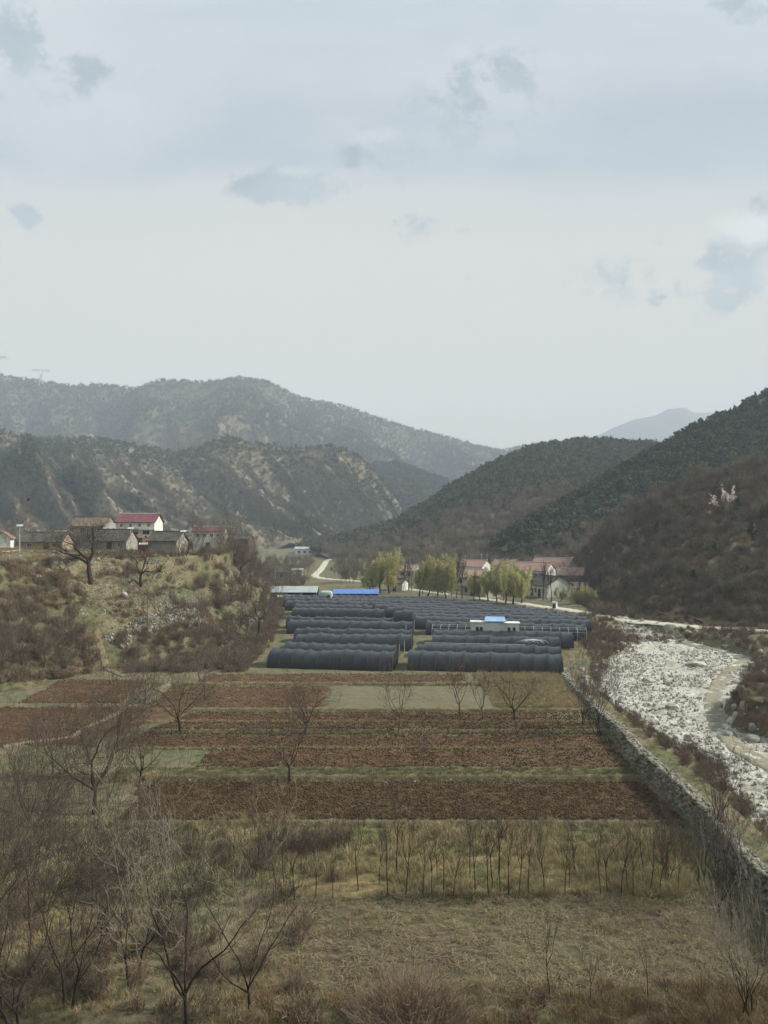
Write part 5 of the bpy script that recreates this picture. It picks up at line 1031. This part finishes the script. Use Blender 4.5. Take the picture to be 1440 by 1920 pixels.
U_ = mth('DIVIDE', sx.outputs['X'], ysafe); V_ = mth('DIVIDE', sx.outputs['Z'], ysafe)
uv = N.new('ShaderNodeCombineXYZ'); K.new(U_, uv.inputs[0]); K.new(V_, uv.inputs[1])
def noise(scale, detail=5, stretch=(1, 1, 1), rough=.55, off=(0, 0, 0), dist=0):
    mp = N.new('ShaderNodeMapping'); mp.inputs['Scale'].default_value = stretch; mp.inputs['Location'].default_value = off; K.new(uv.outputs[0], mp.inputs[0])
    q = N.new('ShaderNodeTexNoise'); q.inputs['Scale'].default_value = scale; q.inputs['Detail'].default_value = detail; q.inputs['Roughness'].default_value = rough; q.inputs['Distortion'].default_value = dist; K.new(mp.outputs[0], q.inputs['Vector']); return q.outputs['Fac']
# veil of high cloud: grey-white at the horizon, bluer bands higher up
def ramp(fac, els):
    q = N.new('ShaderNodeValToRGB'); e = q.color_ramp.elements
    for i, (p_, c_) in enumerate(els):
        if i < 2: e[i].position = p_; e[i].color = c_
        else: t = e.new(p_); t.color = c_
    K.new(fac, q.inputs[0]); return q.outputs[0]
vv = mth('ADD', V_, mth('MULTIPLY', mth('SUBTRACT', noise(1.6, 4, (1, 1.6, 1)), .5), .16))
veil = ramp(vv, [(0.0, L((232, 222, 206))), (.12, L((226, 217, 203))), (.26, L((216, 210, 200))), (.38, L((210, 206, 199))), (.455, L((198, 199, 200))), (.487, L((168, 178, 191))), (.56, L((165, 175, 190))), (.62, L((188, 192, 201))), (.70, L((190, 198, 206))), (1.0, L((178, 190, 204)))])
patchn = ramp(noise(2.1, 5, (1, 2.2, 1), off=(3.1, 1.2, 0)), [(.38, (0, 0, 0, 1)), (.68, (1, 1, 1, 1))])
up_ = ramp(V_, [(.40, (0, 0, 0, 1)), (.52, (1, 1, 1, 1))])
strk = ramp(noise(3.4, 7, (.55, 2.4, 1), rough=.6, off=(9, 4, 0), dist=.5), [(.45, (0, 0, 0, 1)), (.72, (1, 1, 1, 1))])
veil = mixc(mth('MULTIPLY', mth('MULTIPLY', strk, up_), .5), veil, L((158, 174, 191)))
f1 = mth('MULTIPLY', mth('MULTIPLY', patchn, up_), .7)
veil = mixc(f1, veil, L((204, 207, 213)))
# small darker cumulus scraps: (px, py, half width, half height, density)
CL = [(640, 330, 200, 60, .38), (900, 230, 160, 110, .46), (1250, 520, 200, 70, .42), (100, 150, 170, 80, .46), (25, 100, 62, 72, .9), (170, 130, 60, 34, .5), (265, 200, 55, 22, .35), (528, 348, 82, 30, .95), (480, 350, 36, 18, .6), (705, 290, 82, 48, .5), (885, 215, 70, 60, .85), (930, 150, 90, 55, .7), (860, 140, 50, 40, .5), (758, 428, 52, 26, .7), (48, 408, 26, 22, .8), (45, 400, 18, 16, .5), (872, 435, 22, 12, .5), (872, 516, 46, 12, .45), (1385, 520, 80, 62, 1.0), (1420, 470, 60, 60, .8), (1250, 560, 46, 30, .55), (1240, 460, 26, 18, .45), (1100, 548, 36, 16, .35), (1140, 495, 20, 12, .35), (1180, 545, 60, 22, .35), (1380, 15, 80, 40, .6), (905, 310, 40, 40, .25), (400, 265, 60, 22, .2), (1425, 385, 26, 24, .7)]
cn = mth('ADD', mth('MULTIPLY', noise(11, 10, (1, 1.25, 1), .66, dist=.4), .6), mth('MULTIPLY', noise(30, 8, (1, 1.2, 1), .7, off=(1, 2, 0)), .4))
tot = None
for px, py, hw, hh, dn in CL:
    u0, v0 = (px - 720) / F, (HOR - py) / F
    a = mth('MULTIPLY', mth('SUBTRACT', U_, u0), F / hw * .72); b = mth('MULTIPLY', mth('SUBTRACT', V_, v0), F / hh * .72)
    g = mth('MULTIPLY', mth('EXPONENT', mth('MULTIPLY', mth('ADD', mth('MULTIPLY', a, a), mth('MULTIPLY', b, b)), -1.0)), dn)
    tot = g if tot is None else mth('MAXIMUM', tot, g)
front = mth('GREATER_THAN', sx.outputs['Y'], .0)
dens = mth('MULTIPLY', mth('ADD', mth('SUBTRACT', tot, .27), mth('MULTIPLY', mth('SUBTRACT', cn, .5), 4.8)), mth('MINIMUM', mth('MULTIPLY', tot, 1.8), 1.0))
cov = mth('MULTIPLY', ramp(mth('MULTIPLY', dens, 1.0), [(.10, (0, 0, 0, 1)), (.46, (1, 1, 1, 1))]), front)
veil = mixc(mth('MULTIPLY', cov, .88), veil, mixc(ramp(noise(14, 6, off=(2, 7, 0)), [(.35, (0, 0, 0, 1)), (.65, (1, 1, 1, 1))]), L((138, 153, 168)), L((168, 180, 190))))
# pale lit rims of the larger cloud at the right
HL = [(900, 100, 80, 26, .5), (540, 322, 70, 14, .45), (700, 255, 70, 18, .5), (60, 60, 70, 24, .4), (1400, 435, 58, 34, .9), (1385, 462, 40, 20, .6), (1440, 500, 30, 60, .6), (985, 110, 40, 30, .35), (690, 265, 60, 16, .35), (430, 270, 60, 14, .3)]
th_ = None
for px, py, hw, hh, dn in HL:
    u0, v0 = (px - 720) / F, (HOR - py) / F
    a = mth('MULTIPLY', mth('SUBTRACT', U_, u0), F / hw * .72); b = mth('MULTIPLY', mth('SUBTRACT', V_, v0), F / hh * .72)
    g = mth('MULTIPLY', mth('EXPONENT', mth('MULTIPLY', mth('ADD', mth('MULTIPLY', a, a), mth('MULTIPLY', b, b)), -1.0)), dn); th_ = g if th_ is None else mth('MAXIMUM', th_, g)
hl = ramp(mth('MULTIPLY', mth('ADD', th_, mth('MULTIPLY', mth('SUBTRACT', noise(16, 6, off=(5, 5, 0)), .5), 1.5)), th_), [(.12, (0, 0, 0, 1)), (.6, (1, 1, 1, 1))])
veil = mixc(mth('MULTIPLY', hl, .9), veil, L((230, 230, 228)))
skyc = mixc(1.0, sky.outputs[0], (.07, .07, .07, 1), 'MULTIPLY')
# the clear sky shows faintly through the veil
fin = mixc(.93, skyc, veil)
sc10 = N.new('ShaderNodeVectorMath'); sc10.operation = 'SCALE'; K.new(fin, sc10.inputs[0]); sc10.inputs['Scale'].default_value = 6.6
K.new(sc10.outputs[0], bg.inputs['Color']); bg.inputs['Strength'].default_value = .1
sl = bpy.data.lights.new('sun', 'SUN'); sl.energy = 4.6; sl.angle = math.radians(5); sl.color = (1, .96, .88); so = bpy.data.objects.new('sun', sl); COL.objects.link(so)
d = Vector((math.sin(SUN_AZ) * math.cos(SUN_EL), math.cos(SUN_AZ) * math.cos(SUN_EL), math.sin(SUN_EL))); so.rotation_euler = d.to_track_quat('Z', 'Y').to_euler()
cam = bpy.data.cameras.new('camera'); co = bpy.data.objects.new('camera', cam); COL.objects.link(co); SC.camera = co
co.location = (0, 0, CZ); co.rotation_euler = (PI / 2, 0, 0); cam.sensor_fit = 'VERTICAL'; cam.sensor_height = 36; cam.lens = 36 * F / 1920; cam.shift_y = 25 / 1920; cam.clip_end = 20000; cam.clip_start = .1
SC.view_settings.view_transform = 'Standard'; SC.view_settings.look = 'None'; SC.view_settings.exposure = .92; SC.view_settings.gamma = 1
cy_ = SC.cycles; cy_.max_bounces = 5; cy_.diffuse_bounces = 2; cy_.glossy_bounces = 2; cy_.transparent_max_bounces = 8; cy_.use_denoising = True; cy_.sample_clamp_indirect = 3; cy_.sample_clamp_direct = 12; cy_.volume_bounces = 0; cy_.adaptive_threshold = .02
